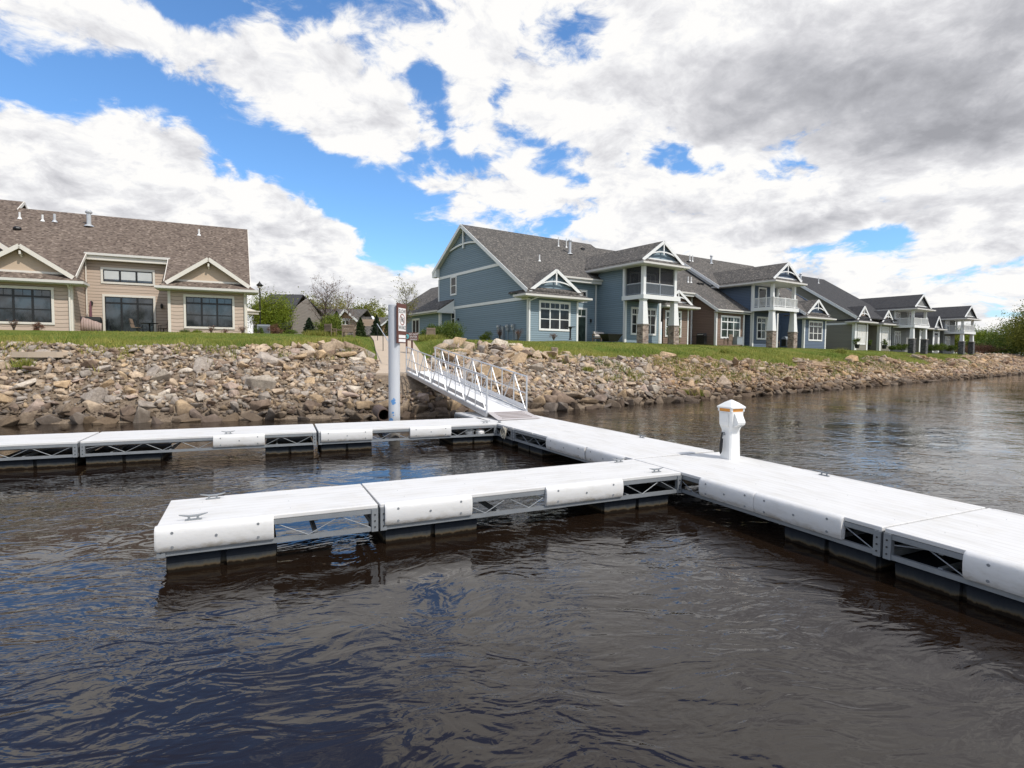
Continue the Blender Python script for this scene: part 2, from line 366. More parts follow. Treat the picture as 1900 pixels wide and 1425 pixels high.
def deck_mat():
    m_, t, b = mat('white_dock_planks'); v = coords(t); x, y, z = t.sep(v)
    fr = t.m('FRACT', t.m('DIVIDE', y, 0.115)); groove = t.m('SUBTRACT', 1.0, t.smooth(t.m('ABSOLUTE', t.m('SUBTRACT', fr, 0.5)), 0.0, 0.10))
    st = t.noise(t.vm('MULTIPLY', v, (0.5, 2.0, 1.0)), 2.5, 7, 0.65)
    spots = t.noise(v, 21, 4, 0.7)
    c = t.mix(t.smooth(st, 0.42, 0.75), (0.66, 0.65, 0.64), (0.565, 0.55, 0.525))
    c = t.mix(t.smooth(spots, 0.68, 0.76), c, (0.46, 0.41, 0.34))
    c = t.mix(t.m('MULTIPLY', t.smooth(t.noise(v, 1.7, 6, 0.7), 0.52, 0.72), 0.35), c, (0.52, 0.48, 0.42))
    c = t.mix(t.m('MULTIPLY', groove, 0.34), c, (0.40, 0.38, 0.36))
    t.inp(b.inputs['Base Color'], c); b.inputs['Roughness'].default_value = 0.6
    bump(t, b, t.m('ADD', t.m('MULTIPLY', groove, -1.0), t.m('MULTIPLY', t.noise(v, 90, 2), 0.15)), 0.25, 0.005); return m_
M['deck'] = deck_mat()
def bumper_mat():
    m_, t, b = mat('white_plastic_bumper'); v = coords(t); x, y, z = t.sep(v)
    n = t.noise(t.vm('MULTIPLY', v, (1.0, 1.0, 2.5)), 5.0, 7, 0.7); lowz = t.lin(z, 0.19, 0.27, 1.0, 0.0)
    sc = t.noise(t.vm('MULTIPLY', v, (2.0, 2.0, 14.0)), 6.0, 5, 0.7)
    c = t.mix(t.smooth(n, 0.45, 0.8), (0.68, 0.67, 0.66), (0.58, 0.565, 0.535))
    c = t.mix(t.m('MULTIPLY', t.smooth(sc, 0.60, 0.72), 0.35), c, (0.45, 0.42, 0.38))
    c = t.mix(t.m('MULTIPLY', lowz, t.smooth(n, 0.40, 0.7)), c, (0.36, 0.30, 0.22))
    t.inp(b.inputs['Base Color'], c); b.inputs['Roughness'].default_value = 0.42
    bump(t, b, t.noise(v, 9, 3), 0.12, 0.02); return m_
M['bumper'] = bumper_mat()
def galv():
    m_, t, b = mat('galvanised_steel'); v = coords(t)
    n = t.noise(v, 7, 6, 0.65); n2 = t.noise(v, 70, 3)
    t.inp(b.inputs['Base Color'], t.mix(t.m('ADD', t.m('MULTIPLY', n, 0.7), t.m('MULTIPLY', n2, 0.3)), (0.15, 0.165, 0.18), (0.36, 0.375, 0.39)))
    b.inputs['Roughness'].default_value = 0.55; b.inputs['Metallic'].default_value = 0.35; return m_
M['galv'] = galv()
def float_mat():
    m_, t, b = mat('dark_plastic_float'); g = t.node('ShaderNodeNewGeometry'); x, y, z = t.sep(g.outputs['Position'])
    v = coords(t); n = t.noise(t.vm('MULTIPLY', v, (1, 1, 0.25)), 9.0, 6, 0.65)
    zz = t.m('ADD', z, t.m('MULTIPLY', t.m('SUBTRACT', n, 0.5), 0.09))
    c = t.ramp(t.lin(zz, -0.07, 0.14, 0, 1), [(0.0, (0.008, 0.006, 0.004)), (0.20, (0.014, 0.009, 0.005)), (0.27, (0.090, 0.066, 0.038)), (0.34, (0.075, 0.070, 0.058)), (0.48, (0.032, 0.036, 0.041)), (0.72, (0.016, 0.020, 0.028)), (1.0, (0.010, 0.013, 0.019))])
    t.inp(b.inputs['Base Color'], c); b.inputs['Roughness'].default_value = 0.75; b.inputs['Specular IOR Level'].default_value = 0.15; return m_
M['float'] = float_mat()
def pile_mat():
    m_, t, b = mat('grey_pile_sleeve'); v = coords(t); x, y, z = t.sep(v)
    n = t.noise(t.vm('MULTIPLY', v, (1, 1, 0.3)), 6, 6, 0.65)
    c = t.mix(n, (0.40, 0.42, 0.45), (0.56, 0.57, 0.59))
    c = t.mix(t.m('MULTIPLY', t.smooth(t.m('ADD', z, t.m('MULTIPLY', n, .25)), .75, .25), .75), c, (0.16, 0.13, 0.09))
    c = t.mix(t.m('MULTIPLY', t.smooth(t.noise(t.vm('MULTIPLY', v, (1, 1, .15)), 14, 4, .6), .58, .7), .3), c, (0.27, 0.26, 0.25))
    t.inp(b.inputs['Base Color'], c); b.inputs['Roughness'].default_value = 0.5; return m_
M['pile'] = pile_mat()

def rock_mat(name, attr):
    m_, t, b = mat(name); g = t.node('ShaderNodeNewGeometry'); pos = g.outputs['Position']; x, y, z = t.sep(pos)
    if attr: a = t.node('ShaderNodeAttribute'); a.attribute_name = 'tint'; tint = a.outputs['Color']
    else: tint = t.node('ShaderNodeObjectInfo').outputs['Color']
    n = t.noise(pos, 3.2, 7, 0.65); n2 = t.noise(pos, 17.0, 5, 0.7)
    f = t.m('ADD', t.m('MULTIPLY', n, 0.55), t.m('MULTIPLY', n2, 0.45))
    c = t.mix(t.smooth(f, 0.28, 0.70), t.mix(1.0, tint, (0.48, 0.44, 0.42), 'MULTIPLY'), t.mix(1.0, tint, (1.25, 1.22, 1.18), 'MULTIPLY'))
    zz = t.m('ADD', z, t.m('MULTIPLY', t.m('SUBTRACT', n, 0.5), 0.55))
    wet = t.smooth(zz, 0.75, 0.08)     # old waterline: river mud and algae stain the lowest rocks
    c = t.mix(t.m('MULTIPLY', wet, 0.80), c, (0.070, 0.050, 0.036))
    t.inp(b.inputs['Base Color'], c); b.inputs['Roughness'].default_value = 0.88; b.inputs['Specular IOR Level'].default_value = 0.25
    bump(t, b, t.m('ADD', t.m('MULTIPLY', n2, 0.7), t.noise(pos, 60, 3)), 0.8, 0.03); return m_
M['rock_obj'] = rock_mat('limestone_boulder', False); M['rock_mass'] = rock_mat('limestone_rubble', True)

def ground_mat():
    m_, t, b = mat('lawn_and_gravel'); a = t.node('ShaderNodeAttribute'); a.attribute_name = 'turf'; fac = a.outputs['Fac']
    g = t.node('ShaderNodeNewGeometry'); pos = g.outputs['Position']
    n = t.noise(pos, 0.33, 6, 0.65); n2 = t.noise(pos, 4.5, 6, 0.7); n3 = t.noise(pos, 26.0, 4, 0.7)
    f = t.m('ADD', t.m('MULTIPLY', n, 0.5), t.m('MULTIPLY', n2, 0.5))
    grass = t.ramp(f, [(0.30, (0.070, 0.115, 0.016)), (0.45, (0.115, 0.165, 0.024)), (0.54, (0.20, 0.205, 0.042)), (0.64, (0.30, 0.235, 0.09))])
    grass = t.mix(t.m('MULTIPLY', n3, 0.55), grass, (0.035, 0.055, 0.012))
    dirt = t.ramp(t.m('ADD', t.m('MULTIPLY', n2, .5), t.m('MULTIPLY', n3, .5)), [(0.34, (0.09, 0.065, 0.048)), (0.66, (0.33, 0.26, 0.19))])
    ff = t.smooth(t.m('ADD', fac, t.m('MULTIPLY', t.m('SUBTRACT', n2, 0.5), 0.7)), 0.40, 0.60)
    t.inp(b.inputs['Base Color'], t.mix(ff, dirt, grass)); b.inputs['Roughness'].default_value = 0.95; b.inputs['Specular IOR Level'].default_value = 0.1
    bump(t, b, t.m('ADD', n2, n3), 0.7, 0.06); return m_
M['ground'] = ground_mat()

def water_mat():
    m_, t, b = mat('dark_brown_river_water'); g = t.node('ShaderNodeNewGeometry'); pos = g.outputs['Position']
    p1 = t.vm('MULTIPLY', pos, (1.0, 1.0, 0.0))
    wq = t.node('ShaderNodeTexNoise'); t.l.new(p1, wq.inputs['Vector']); wq.inputs['Scale'].default_value = 0.35; wq.inputs['Detail'].default_value = 2
    wsx = t.vm('SCALE', t.vm('SUBTRACT', wq.outputs['Color'], (.5, .5, .5))); wsx.node.inputs['Scale'].default_value = 1.6
    p2 = t.vm('ADD', p1, wsx)
    a1 = t.node('ShaderNodeMapping'); a1.vector_type = 'TEXTURE'; t.l.new(p2, a1.inputs[0]); a1.inputs['Rotation'].default_value = (0, 0, R(12)); a1.inputs['Scale'].default_value = (1.7, 1.0, 1.0)
    h1 = t.noise(a1.outputs[0], 0.85, 2, 0.45)
    h2 = t.noise(a1.outputs[0], 4.2, 2, 0.5, 2.0, 0.7)
    h3 = t.noise(a1.outputs[0], 13.0, 2, 0.5, 2.0, 0.8)
    amp = t.smooth(t.noise(p1, 0.22, 3, 0.6), 0.36, 0.64)      # gusty and calm patches
    h = t.m('ADD', t.m('MULTIPLY', h1, 0.026), t.m('ADD', t.m('MULTIPLY', h2, t.lin(amp, 0, 1, 0.0085, 0.0260)), t.m('MULTIPLY', h3, t.lin(amp, 0, 1, 0.0008, 0.0044))))
    open_ = t.lin(t.sep(pos)[1], 16.0, 60.0, 1.0, 0.38)      # the open reach beyond the docks runs smoother
    h = t.m('MULTIPLY', h, open_)
    b.inputs['Base Color'].default_value = (0.0115, 0.0068, 0.0042, 1); b.inputs['Roughness'].default_value = 0.012; b.inputs['IOR'].default_value = 1.52
    bump(t, b, h, 1.0, 1.0); return m_
M['water'] = water_mat()
def leaf_mat(name, c1, c2, trans=0.25):
    m_, t, b = mat(name); a = t.node('ShaderNodeAttribute'); a.attribute_name = 'tint'
    t.inp(b.inputs['Base Color'], t.mix(a.outputs['Fac'], c1, c2)); b.inputs['Roughness'].default_value = 0.6; b.inputs['Specular IOR Level'].default_value = 0.25
    if trans:
        tr = t.node('ShaderNodeBsdfTranslucent'); t.inp(tr.inputs[0], t.mix(a.outputs['Fac'], c1, c2))
        ms = t.node('ShaderNodeMixShader'); ms.inputs[0].default_value = trans; t.l.new(b.outputs[0], ms.inputs[1]); t.l.new(tr.outputs[0], ms.inputs[2]); t.l.new(ms.outputs[0], t.n['Material Output'].inputs[0])
    return m_
M['leaf_lime'] = leaf_mat('lime_leaves', (0.10, 0.15, 0.012), (0.26, 0.30, 0.030))
M['leaf_green'] = leaf_mat('shrub_leaves', (0.045, 0.085, 0.013), (0.15, 0.19, 0.03))
M['leaf_lime2'] = leaf_mat('yellowish_shrub_leaves', (0.07, 0.11, 0.015), (0.22, 0.25, 0.035))
M['leaf_olive'] = leaf_mat('olive_leaves', (0.09, 0.105, 0.016), (0.29, 0.28, 0.05))
M['leaf_pale'] = leaf_mat('pale_spring_leaves', (0.16, 0.17, 0.03), (0.34, 0.30, 0.08))
M['leaf_dark'] = leaf_mat('conifer_needles', (0.010, 0.022, 0.010), (0.035, 0.055, 0.022), 0.1)
M['leaf_conif'] = leaf_mat('green_conifer_needles', (0.016, 0.035, 0.010), (0.07, 0.09, 0.022), 0.1)
M['leaf_red'] = leaf_mat('reddish_twigs', (0.10, 0.045, 0.03), (0.24, 0.12, 0.08), 0.1)
M['grassblade'] = leaf_mat('grass_blades', (0.085, 0.16, 0.020), (0.38, 0.34, 0.085))
M['bark'] = plain('grey_brown_bark', (0.11, 0.085, 0.07), 0.9, var=0.3, scale=10)

# ------------------------------------------------------------------ river bank terrain
WL = np.array([(-420, -20), (-120, 0), (-60, 8.5), (-30, 14.2), (-15.5, 17.0), (-12.7, 17.7), (-9.7, 18.5), (-6.5, 19.3), (-2.9, 20.2), (1.1, 22.3), (3.5, 24.2), (9.8, 29.1),
               (19.6, 37.0), (37.5, 52.1), (51.8, 63.5), (66, 75.5), (80, 87.5), (94, 97), (120, 108), (200, 130), (420, 160), (1500, 250)], float)
def chaikin(P, n=2):
    for _ in range(n):
        Q = [P[0]]
        for a_, b_ in zip(P[:-1], P[1:]): Q += [a_ * .75 + b_ * .25, a_ * .25 + b_ * .75]
        Q.append(P[-1]); P = np.array(Q)
    return P
WS = chaikin(WL, 2)
def sdist(X, Y):
    """distance inland from the waterline (negative over the river)"""
    X = np.asarray(X, float); Y = np.asarray(Y, float); best = np.full(X.shape, 1e9); sg = np.zeros(X.shape)
    for (ax, ay), (bx, by) in zip(WS[:-1], WS[1:]):
        ex, ey = bx - ax, by - ay; L2 = ex * ex + ey * ey
        tt = np.clip(((X - ax) * ex + (Y - ay) * ey) / L2, 0, 1)
        qx, qy = X - ax - tt * ex, Y - ay - tt * ey; d2 = qx * qx + qy * qy
        s_ = np.sign(ex * qy - ey * qx); m_ = d2 < best - 1e-9
        best = np.where(m_, d2, best); sg = np.where(m_, s_, sg)
    return np.sqrt(best) * np.where(sg == 0, 1, sg)
PATH = np.array([(-4.35, 22.6, 1.38), (-4.60, 24.4, 1.52), (-6.95, 33.0, 2.95), (-8.4, 38.0, 3.38), (-11.5, 48.0, 3.42)])
def pathinfo(X, Y):
    best = np.full(np.shape(X), 1e9); zz = np.zeros(np.shape(X))
    for a_, b_ in zip(PATH[:-1], PATH[1:]):
        e = b_[:2] - a_[:2]; tt = np.clip(((X - a_[0]) * e[0] + (Y - a_[1]) * e[1]) / (e @ e), 0, 1)
        d_ = np.hypot(X - a_[0] - tt * e[0], Y - a_[1] - tt * e[1]); m_ = d_ < best
        best = np.where(m_, d_, best); zz = np.where(m_, a_[2] + tt * (b_[2] - a_[2]), zz)
    return best, zz
def vnoise(X, Y, s, seed=0):
    X = np.asarray(X) / s; Y = np.asarray(Y) / s; xi = np.floor(X); yi = np.floor(Y); fx = X - xi; fy = Y - yi
    fx = fx * fx * (3 - 2 * fx); fy = fy * fy * (3 - 2 * fy)
    h = lambda i, j: (np.sin(i * 127.1 + j * 311.7 + seed * 74.7) * 43758.5453) % 1.0
    return (h(xi, yi) * (1 - fx) + h(xi + 1, yi) * fx) * (1 - fy) + (h(xi, yi + 1) * (1 - fx) + h(xi + 1, yi + 1) * fx) * fy
XP = [-60, -16, -11.5, -8.8, -6.5, -1.0, 1.5, 4, 9, 25, 60, 75, 82, 90, 400]
DR = [4.0, 4.0, 4.4, 6.0, 7.4, 7.4, 6.2, 4.2, 3.4, 3.6, 4.2, 5.2, 9.0, 9.0, 9.0]       # where the stones end
ZR = [2.33, 2.33, 2.40, 2.55, 2.72, 2.70, 2.40, 1.90, 1.68, 1.80, 2.15, 2.55, 3.1, 3.0, 2.6]
Z2 = [2.85, 2.85, 2.85, 2.95, 3.0, 3.0, 2.95, 2.9, 2.9, 2.95, 2.95, 3.0, 3.15, 3.05, 2.7]
Z3 = [3.38] * 10 + [3.38, 3.38, 3.3, 3.1, 2.9]
def drf(X, Y):
    """how far inland the stones reach; ragged, more so under the row of houses"""
    X = np.asarray(X, float); am = np.clip((X - 3) / 8, 0, 1) * 0.42 + 0.16
    return np.interp(X, XP, DR) * (1 + am * ((vnoise(X, Y, 5.2, 3) - 0.5) * 1.3 + (vnoise(X, Y, 1.7, 13) - 0.5) * 0.7))
def terr(X, Y, d=None, bare=False):
    X = np.asarray(X, float); Y = np.asarray(Y, float)
    if d is None: d = sdist(X, Y)
    dr = np.interp(X, XP, DR); zr = np.interp(X, XP, ZR); z2 = np.interp(X, XP, Z2); z3 = np.interp(X, XP, Z3)
    d2 = dr + 4.6
    z = np.where(d < 0, d * 0.5, np.where(d < dr, zr * (d / dr) ** 0.92, np.where(d < d2, zr + (z2 - zr) * np.clip((d - dr) / 4.6, 0, 1) ** 0.85, z2 + (z3 - z2) * np.clip((d - d2) / 8.0, 0, 1))))
    z = np.maximum(z, -2.2)
    z = z + np.where((d > 0.4) & (d < d2 + 3), 0.14 * (vnoise(X, Y, 1.3, 1) - 0.5) + 0.16 * (vnoise(X, Y, 4.1, 2) - 0.5), 0)
    pd, pz = pathinfo(X, Y)
    wgt = np.clip((2.3 - pd) / 1.2, 0, 1); wgt = wgt * wgt * (3 - 2 * wgt) * np.clip(d / 1.5 - 0.8, 0, 1)
    z = z * (1 - wgt) + np.minimum(pz - 0.06, 3.4) * wgt
    return z
def gz(x, y): return float(terr(np.array([x]), np.array([y]))[0])
def hit(x, y, dmin=14, dmax=140):
    """where the sight line through the photograph's pixel x, y first meets the ground"""
    dd = np.linspace(dmin, dmax, 1400); p = [pxd(x, y, float(q)) for q in dd[:2]]
    st = (p[1] - p[0]) / (dd[1] - dd[0]); X = p[0].x + st.x * (dd - dd[0]); Y = p[0].y + st.y * (dd - dd[0]); Z = p[0].z + st.z * (dd - dd[0])
    k_ = np.nonzero(Z <= np.maximum(terr(X, Y), 0))[0]; i = int(k_[0]) if len(k_) else 0
    return Vector((X[i], Y[i], max(0, float(terr(X[i:i + 1], Y[i:i + 1])[0]))))
def axis(parts):
    o = []
    for a_, b_, s_ in parts: o += list(np.arange(a_, b_, s_))
    return np.array(o + [parts[-1][1]])
gx = axis([(-3000, -400, 260), (-400, -60, 20), (-60, -32, 2), (-32, 32, 0.42), (32, 120, 0.9), (120, 400, 20), (400, 3000, 260)])
gy = axis([(-60, 8, 8), (8, 15, 1.5), (15, 45, 0.42), (45, 112, 0.9), (112, 400, 18), (400, 3200, 280)])
GX, GY = np.meshgrid(gx, gy); GD = sdist(GX, GY); GZ = terr(GX, GY, GD)
far = np.clip((np.hypot(GX, GY) - 250) / 600, 0, 1); GZ = np.where(GD > 0, GZ + far * 2.0, GZ)
nx, ny = len(gx), len(gy)
gm = bpy.data.meshes.new('ground')
idx = np.arange(nx * ny).reshape(ny, nx); q = np.stack([idx[:-1, :-1], idx[:-1, 1:], idx[1:, 1:], idx[1:, :-1]], -1).reshape(-1, 4)
gm.from_pydata(np.stack([GX, GY, GZ], -1).reshape(-1, 3).tolist(), [], q.tolist())
gm.polygons.foreach_set('use_smooth', [True] * len(q)); gm.materials.append(M['ground'])
turf = np.clip((GD - drf(GX, GY) + 0.5) / 1.2, 0, 1) * 0.75 + 0.1
turf = np.where(GD > 300, 0.85, turf)
at_ = gm.attributes.new('turf', 'FLOAT', 'POINT'); at_.data.foreach_set('value', turf.reshape(-1).astype(np.float32))
go = bpy.data.objects.new('ground', gm); COL.objects.link(go); tag(go, kind='structure')

wm = MB(); wm.add([(-3000, -3000, -.055), (3000, -3000, -.055), (3000, 3000, -.055), (-3000, 3000, -.055)], [(0, 1, 2, 3)])
tag(wm.build('water', M['water']), kind='structure')

# path down to the gangway
pm = MB(); prev = None; pw = 1.12
PP = []
for a_, b_ in zip(PATH[:-1], PATH[1:]):
    for i in range(6): PP.append(a_ + (b_ - a_) * i / 6)
PP.append(PATH[-1]); rings = []
for i, p in enumerate(PP):
    d_ = PP[min(i + 1, len(PP) - 1)] - PP[max(i - 1, 0)]; n_ = np.array([d_[1], -d_[0], 0]); n_ = n_ / np.linalg.norm(n_)
    rings.append([tuple(p + n_ * pw + (0, 0, .02)), tuple(p - n_ * pw + (0, 0, .02)), tuple(p - n_ * pw - (0, 0, .22)), tuple(p + n_ * pw - (0, 0, .22))])
pm.loft(rings); tag(pm.build('path', M['concrete']), kind='structure')

# ------------------------------------------------------------------ riprap stones
def rock_proto(i):
    r_ = random.Random(100 + i); bm = bmesh.new(); sx, sy, sz = r_.uniform(.85, 1.4), r_.uniform(.65, 1.0), r_.uniform(.32, .72)
    for _ in range(r_.randint(10, 14)):
        v_ = Vector((r_.gauss(0, 1), r_.gauss(0, 1), r_.gauss(0, 1))).normalized()
        v_ = Vector([math.copysign(abs(c) ** 0.72, c) for c in v_])
        v_ *= r_.uniform(.82, 1.05) * 0.62; bm.verts.new((v_.x * sx, v_.y * sy, v_.z * sz))
    h = bmesh.ops.convex_hull(bm, input=bm.verts[:]); bmesh.ops.delete(bm, geom=[g for g in h['geom_interior'] if isinstance(g, bmesh.types.BMVert)], context='VERTS')
    bmesh.ops.bevel(bm, geom=bm.edges[:] , offset=0.022, segments=1, affect='EDGES', profile=0.6)
    bmesh.ops.triangulate(bm, faces=bm.faces[:])
    me = bpy.data.meshes.new('boulder'); bm.to_mesh(me); bm.free(); me.materials.append(M['rock_obj'])
    v_ = np.array([p.co[:] for p in me.vertices]); f_ = np.array([p.vertices[:] for p in me.polygons]); return me, v_, f_
def rock_lo(i):
    r_ = random.Random(900 + i); bm = bmesh.new()
    for _ in range(9):
        v_ = Vector((r_.gauss(0, 1), r_.gauss(0, 1), r_.gauss(0, .75))).normalized() * r_.uniform(.45, .62); bm.verts.new((v_.x * r_.uniform(.9, 1.2), v_.y, v_.z))
    h = bmesh.ops.convex_hull(bm, input=bm.verts[:]); bmesh.ops.delete(bm, geom=[g for g in h['geom_interior'] if isinstance(g, bmesh.types.BMVert)], context='VERTS')
    bmesh.ops.triangulate(bm, faces=bm.faces[:])
    bm.verts.index_update(); v_ = np.array([p.co[:] for p in bm.verts]); f_ = np.array([[q.index for q in p.verts] for p in bm.faces]); bm.free(); return v_, f_
PROTO = [rock_proto(i) for i in range(22)]; LO = [rock_lo(i) for i in range(16)]
TONES = [('tan', (0.50, 0.40, 0.295)), ('grey', (0.41, 0.365, 0.32)), ('pale', (0.58, 0.52, 0.44)), ('golden', (0.52, 0.39, 0.25)), ('brown', (0.30, 0.225, 0.17)), ('pinkish', (0.46, 0.365, 0.305))]
def pick_tone(): return TONES[rng.choice(6, p=[.34, .24, .10, .11, .14, .07])]
SEG = np.hypot(*(WS[1:] - WS[:-1]).T)
vis = np.nonzero((WS[:-1, 0] > -27) & (WS[:-1, 0] < 100) & (WS[:-1, 1] > 10))[0]
def sample_bank(n, dens):
    """random spots on the stony slope; dens(x) thins them out"""
    P = []
    cum = np.cumsum(SEG[vis]); tot = cum[-1]
    while len(P) < n:
        s_ = rng.uniform(0, tot); i = vis[int(np.searchsorted(cum, s_))]; a_, b_ = WS[i], WS[i + 1]
        t_ = rng.uniform(); p = a_ + (b_ - a_) * t_
        if rng.uniform() > dens(p[0]): continue
        nrm = np.array([-(b_ - a_)[1], (b_ - a_)[0]]); nrm /= np.linalg.norm(nrm)
        d_ = rng.uniform(-0.35, 9.2); q_ = p + nrm * d_; dr = float(drf(q_[:1], q_[1:2])[0])
        if d_ > dr + 0.15: continue
        P.append((q_[0], q_[1], d_, dr))
    return np.array(P)
def clear_path(x, y, r_):
    pd, _ = pathinfo(np.array([x]), np.array([y])); return pd[0] > 1.14 + r_ * 0.45
big = []
cell = {}
def far_enough(x, y, r_, f):
    i, j = int(x // 1.2), int(y // 1.2)
    for a_ in (-1, 0, 1):
        for b_ in (-1, 0, 1):
            for (X, Y, r2) in cell.get((i + a_, j + b_), ()):
                if (X - x) ** 2 + (Y - y) ** 2 < (f * (r_ + r2)) ** 2: return False
    cell.setdefault((i, j), []).append((x, y, r_)); return True
for (x, y, d_, dr) in sample_bank(13500, lambda x: 1.0 if x < 12 else (0.8 if x < 45 else 0.6)):
    u_ = rng.uniform(); dist = math.hypot(x, y)
    if u_ < 0.09: s_ = rng.uniform(0.60, 1.1)
    elif u_ < 0.32: s_ = rng.uniform(0.38, 0.58)
    else: s_ = rng.uniform(0.20, 0.38)
    if -11 > x and d_ > dr * 0.62: s_ *= 0.62
    if d_ > dr * 0.75 and -9 < x < 3: s_ = max(s_, rng.uniform(0.45, 0.85))
    if d_ < 0.5: s_ = max(s_, rng.uniform(0.4, 0.7))
    if not clear_path(x, y, s_): continue
    if far_enough(x, y, s_ * 0.5, 0.66): big.append((x, y, s_, d_, dr))
big.sort(key=lambda r_: -r_[2] / math.hypot(r_[0], r_[1]))
BX = np.array([(r_[0], r_[1]) for r_ in big]); BZ = terr(BX[:, 0], BX[:, 1])
def where(x, d_, dr):
    a_ = 'below the tan house lawn' if x < -9.5 else 'heap left of the gangway' if x < -5 else 'heap right of the gangway' if x < 3.5 else 'below the blue house'
    b_ = 'at the waterline' if d_ < 0.7 else 'low in' if d_ < dr * 0.4 else 'halfway up' if d_ < dr * 0.72 else 'near the top of'
    return (f'{b_} in the riprap {a_}' if b_ == 'at the waterline' else f'{b_} the riprap {a_}')
mv, mf, mt = [], [], []; off = 0
for n, (x, y, s_, d_, dr) in enumerate(big):
    tone, c = pick_tone(); j = rng.uniform(0.82, 1.18); c = np.array(c) * j * (np.array((.90, .82, .74)) if x > 8 else 1.0); z = float(BZ[n]) + s_ * 0.12
    if d_ < 0: z = max(z, -s_ * 0.1)
    rot = Matrix.Rotation(rng.uniform(0, 6.283), 3, 'Z') @ Matrix.Rotation(rng.normal(0, .35), 3, 'X') @ Matrix.Rotation(rng.normal(0, .35), 3, 'Y')
    if n < 300:
        o = bpy.data.objects.new('boulder', PROTO[n % 22][0]); COL.objects.link(o); o.location = (x, y, z); o.rotation_euler = rot.to_euler(); o.scale = (s_,) * 3
        o.color = (*c, 1); sz = 'big' if s_ > 0.62 else 'medium' if s_ > 0.45 else 'small'
        tag(o, f'{sz} {tone} angular limestone boulder {where(x, d_, dr)}', 'boulder', 'riprap boulders along the bank')
    else:
        _, v_, f_ = PROTO[n % 22]
        vv = (v_ * s_) @ np.array(rot).T + (x, y, z); mv.append(vv); mf.append(f_ + off); off += len(vv); mt.append(np.tile(c, (len(vv), 1)))
def scatter_small(n, dens, s0, s1):
    global off
    P = sample_bank(n, dens); Z = terr(P[:, 0], P[:, 1])
    for (x, y, d_, dr), z in zip(P, Z):
        if d_ < 0.1: continue
        s_ = s0 + (s1 - s0) * rng.uniform() ** 2
        if not clear_path(x, y, 0.0): continue
        v_, f_ = LO[rng.integers(16)]; _, c = pick_tone(); c = np.array(c) * rng.uniform(0.5, 1.15) * (np.array((.92, .83, .74)) if x > 8 else 1.0)
        rot = np.array(Matrix.Rotation(rng.uniform(0, 6.283), 3, 'Z') @ Matrix.Rotation(rng.normal(0, .5), 3, 'X'))
        vv = (v_ * s_) @ rot.T + (x, y, z + s_ * 0.15); mv.append(vv); mf.append(f_ + off); off += len(vv); mt.append(np.tile(c, (len(vv), 1)))
scatter_small(31000, lambda x: 1.0 if x < 14 else 0.25, 0.06, 0.26)
scatter_small(9000, lambda x: 1.0 if x > 12 else 0.0, 0.10, 0.36)
rm = bpy.data.meshes.new('riprap_rubble'); mv = np.concatenate(mv); mf = np.concatenate(mf); mt = np.concatenate(mt)
rm.vertices.add(len(mv)); rm.vertices.foreach_set('co', mv.astype(np.float32).ravel())
rm.loops.add(mf.size); rm.loops.foreach_set('vertex_index', mf.astype(np.int32).ravel())
rm.polygons.add(len(mf)); rm.polygons.foreach_set('loop_start', np.arange(0, mf.size, 3, dtype=np.int32))
try: rm.polygons.foreach_set('loop_total', np.full(len(mf), 3, dtype=np.int32))
except Exception: pass
rm.update(calc_edges=True)
ca = rm.attributes.new('tint', 'FLOAT_COLOR', 'POINT'); ca.data.foreach_set('color', np.concatenate([mt, np.ones((len(mt), 1))], 1).astype(np.float32).ravel())
rm.materials.append(M['rock_mass']); ro = bpy.data.objects.new('riprap_rubble', rm); COL.objects.link(ro)
tag(ro, 'loose limestone rubble covering the steep river bank', 'rubble', kind='stuff')

# ------------------------------------------------------------------ grass
def blades(n, pts, h0, h1, wd):
    X = pts[:, 0]; Y = pts[:, 1]; Z = pts[:, 2]; N = len(X)
    a_ = rng.uniform(0, 6.283, N); h = rng.uniform(h0, h1, N) * pts[:, 3]; l_ = rng.normal(0, .45, (N, 2)) * h[:, None]; w_ = wd * (0.7 + 0.6 * rng.uniform(size=N))
    A = np.stack([X - np.cos(a_) * w_, Y - np.sin(a_) * w_, Z - .02], 1); B = np.stack([X + np.cos(a_) * w_, Y + np.sin(a_) * w_, Z - .02], 1); C_ = np.stack([X + l_[:, 0], Y + l_[:, 1], Z + h], 1)
    return np.stack([A, B, C_], 1).reshape(-1, 3)
def tri_mesh(name, verts, tint, m_, label=None, cat=None, kind=None, parent=None):
    me = bpy.data.meshes.new(name); nt = len(verts) // 3
    me.vertices.add(len(verts)); me.vertices.foreach_set('co', verts.astype(np.float32).ravel())
    me.loops.add(len(verts)); me.loops.foreach_set('vertex_index', np.arange(len(verts), dtype=np.int32))
    me.polygons.add(nt); me.polygons.foreach_set('loop_start', np.arange(0, len(verts), 3, dtype=np.int32))
    try: me.polygons.foreach_set('loop_total', np.full(nt, 3, dtype=np.int32))
    except Exception: pass
    me.update(calc_edges=True)
    at2 = me.attributes.new('tint', 'FLOAT', 'POINT'); at2.data.foreach_set('value', np.repeat(tint, 3).astype(np.float32))
    me.materials.append(m_); o = bpy.data.objects.new(name, me); COL.objects.link(o)
    if parent: o.parent = parent
    return tag(o, label, cat, None, kind)
NG = 230000
X = rng.uniform(-24, 75, NG); keep = rng.uniform(size=NG) < np.clip(1.25 - (X + 24) / 90, 0.25, 1); X = X[keep]
Y = np.interp(X, WS[:, 0], WS[:, 1]) + rng.uniform(1.5, 20, len(X)) ** 1.0
D_ = sdist(X, Y); drr = drf(X, Y)
edge = D_ - drr + 1.2 * (vnoise(X, Y, 1.1, 9) - 0.5) + 0.8 * (vnoise(X, Y, 0.4, 11) - 0.5)
pdd, _ = pathinfo(X, Y)
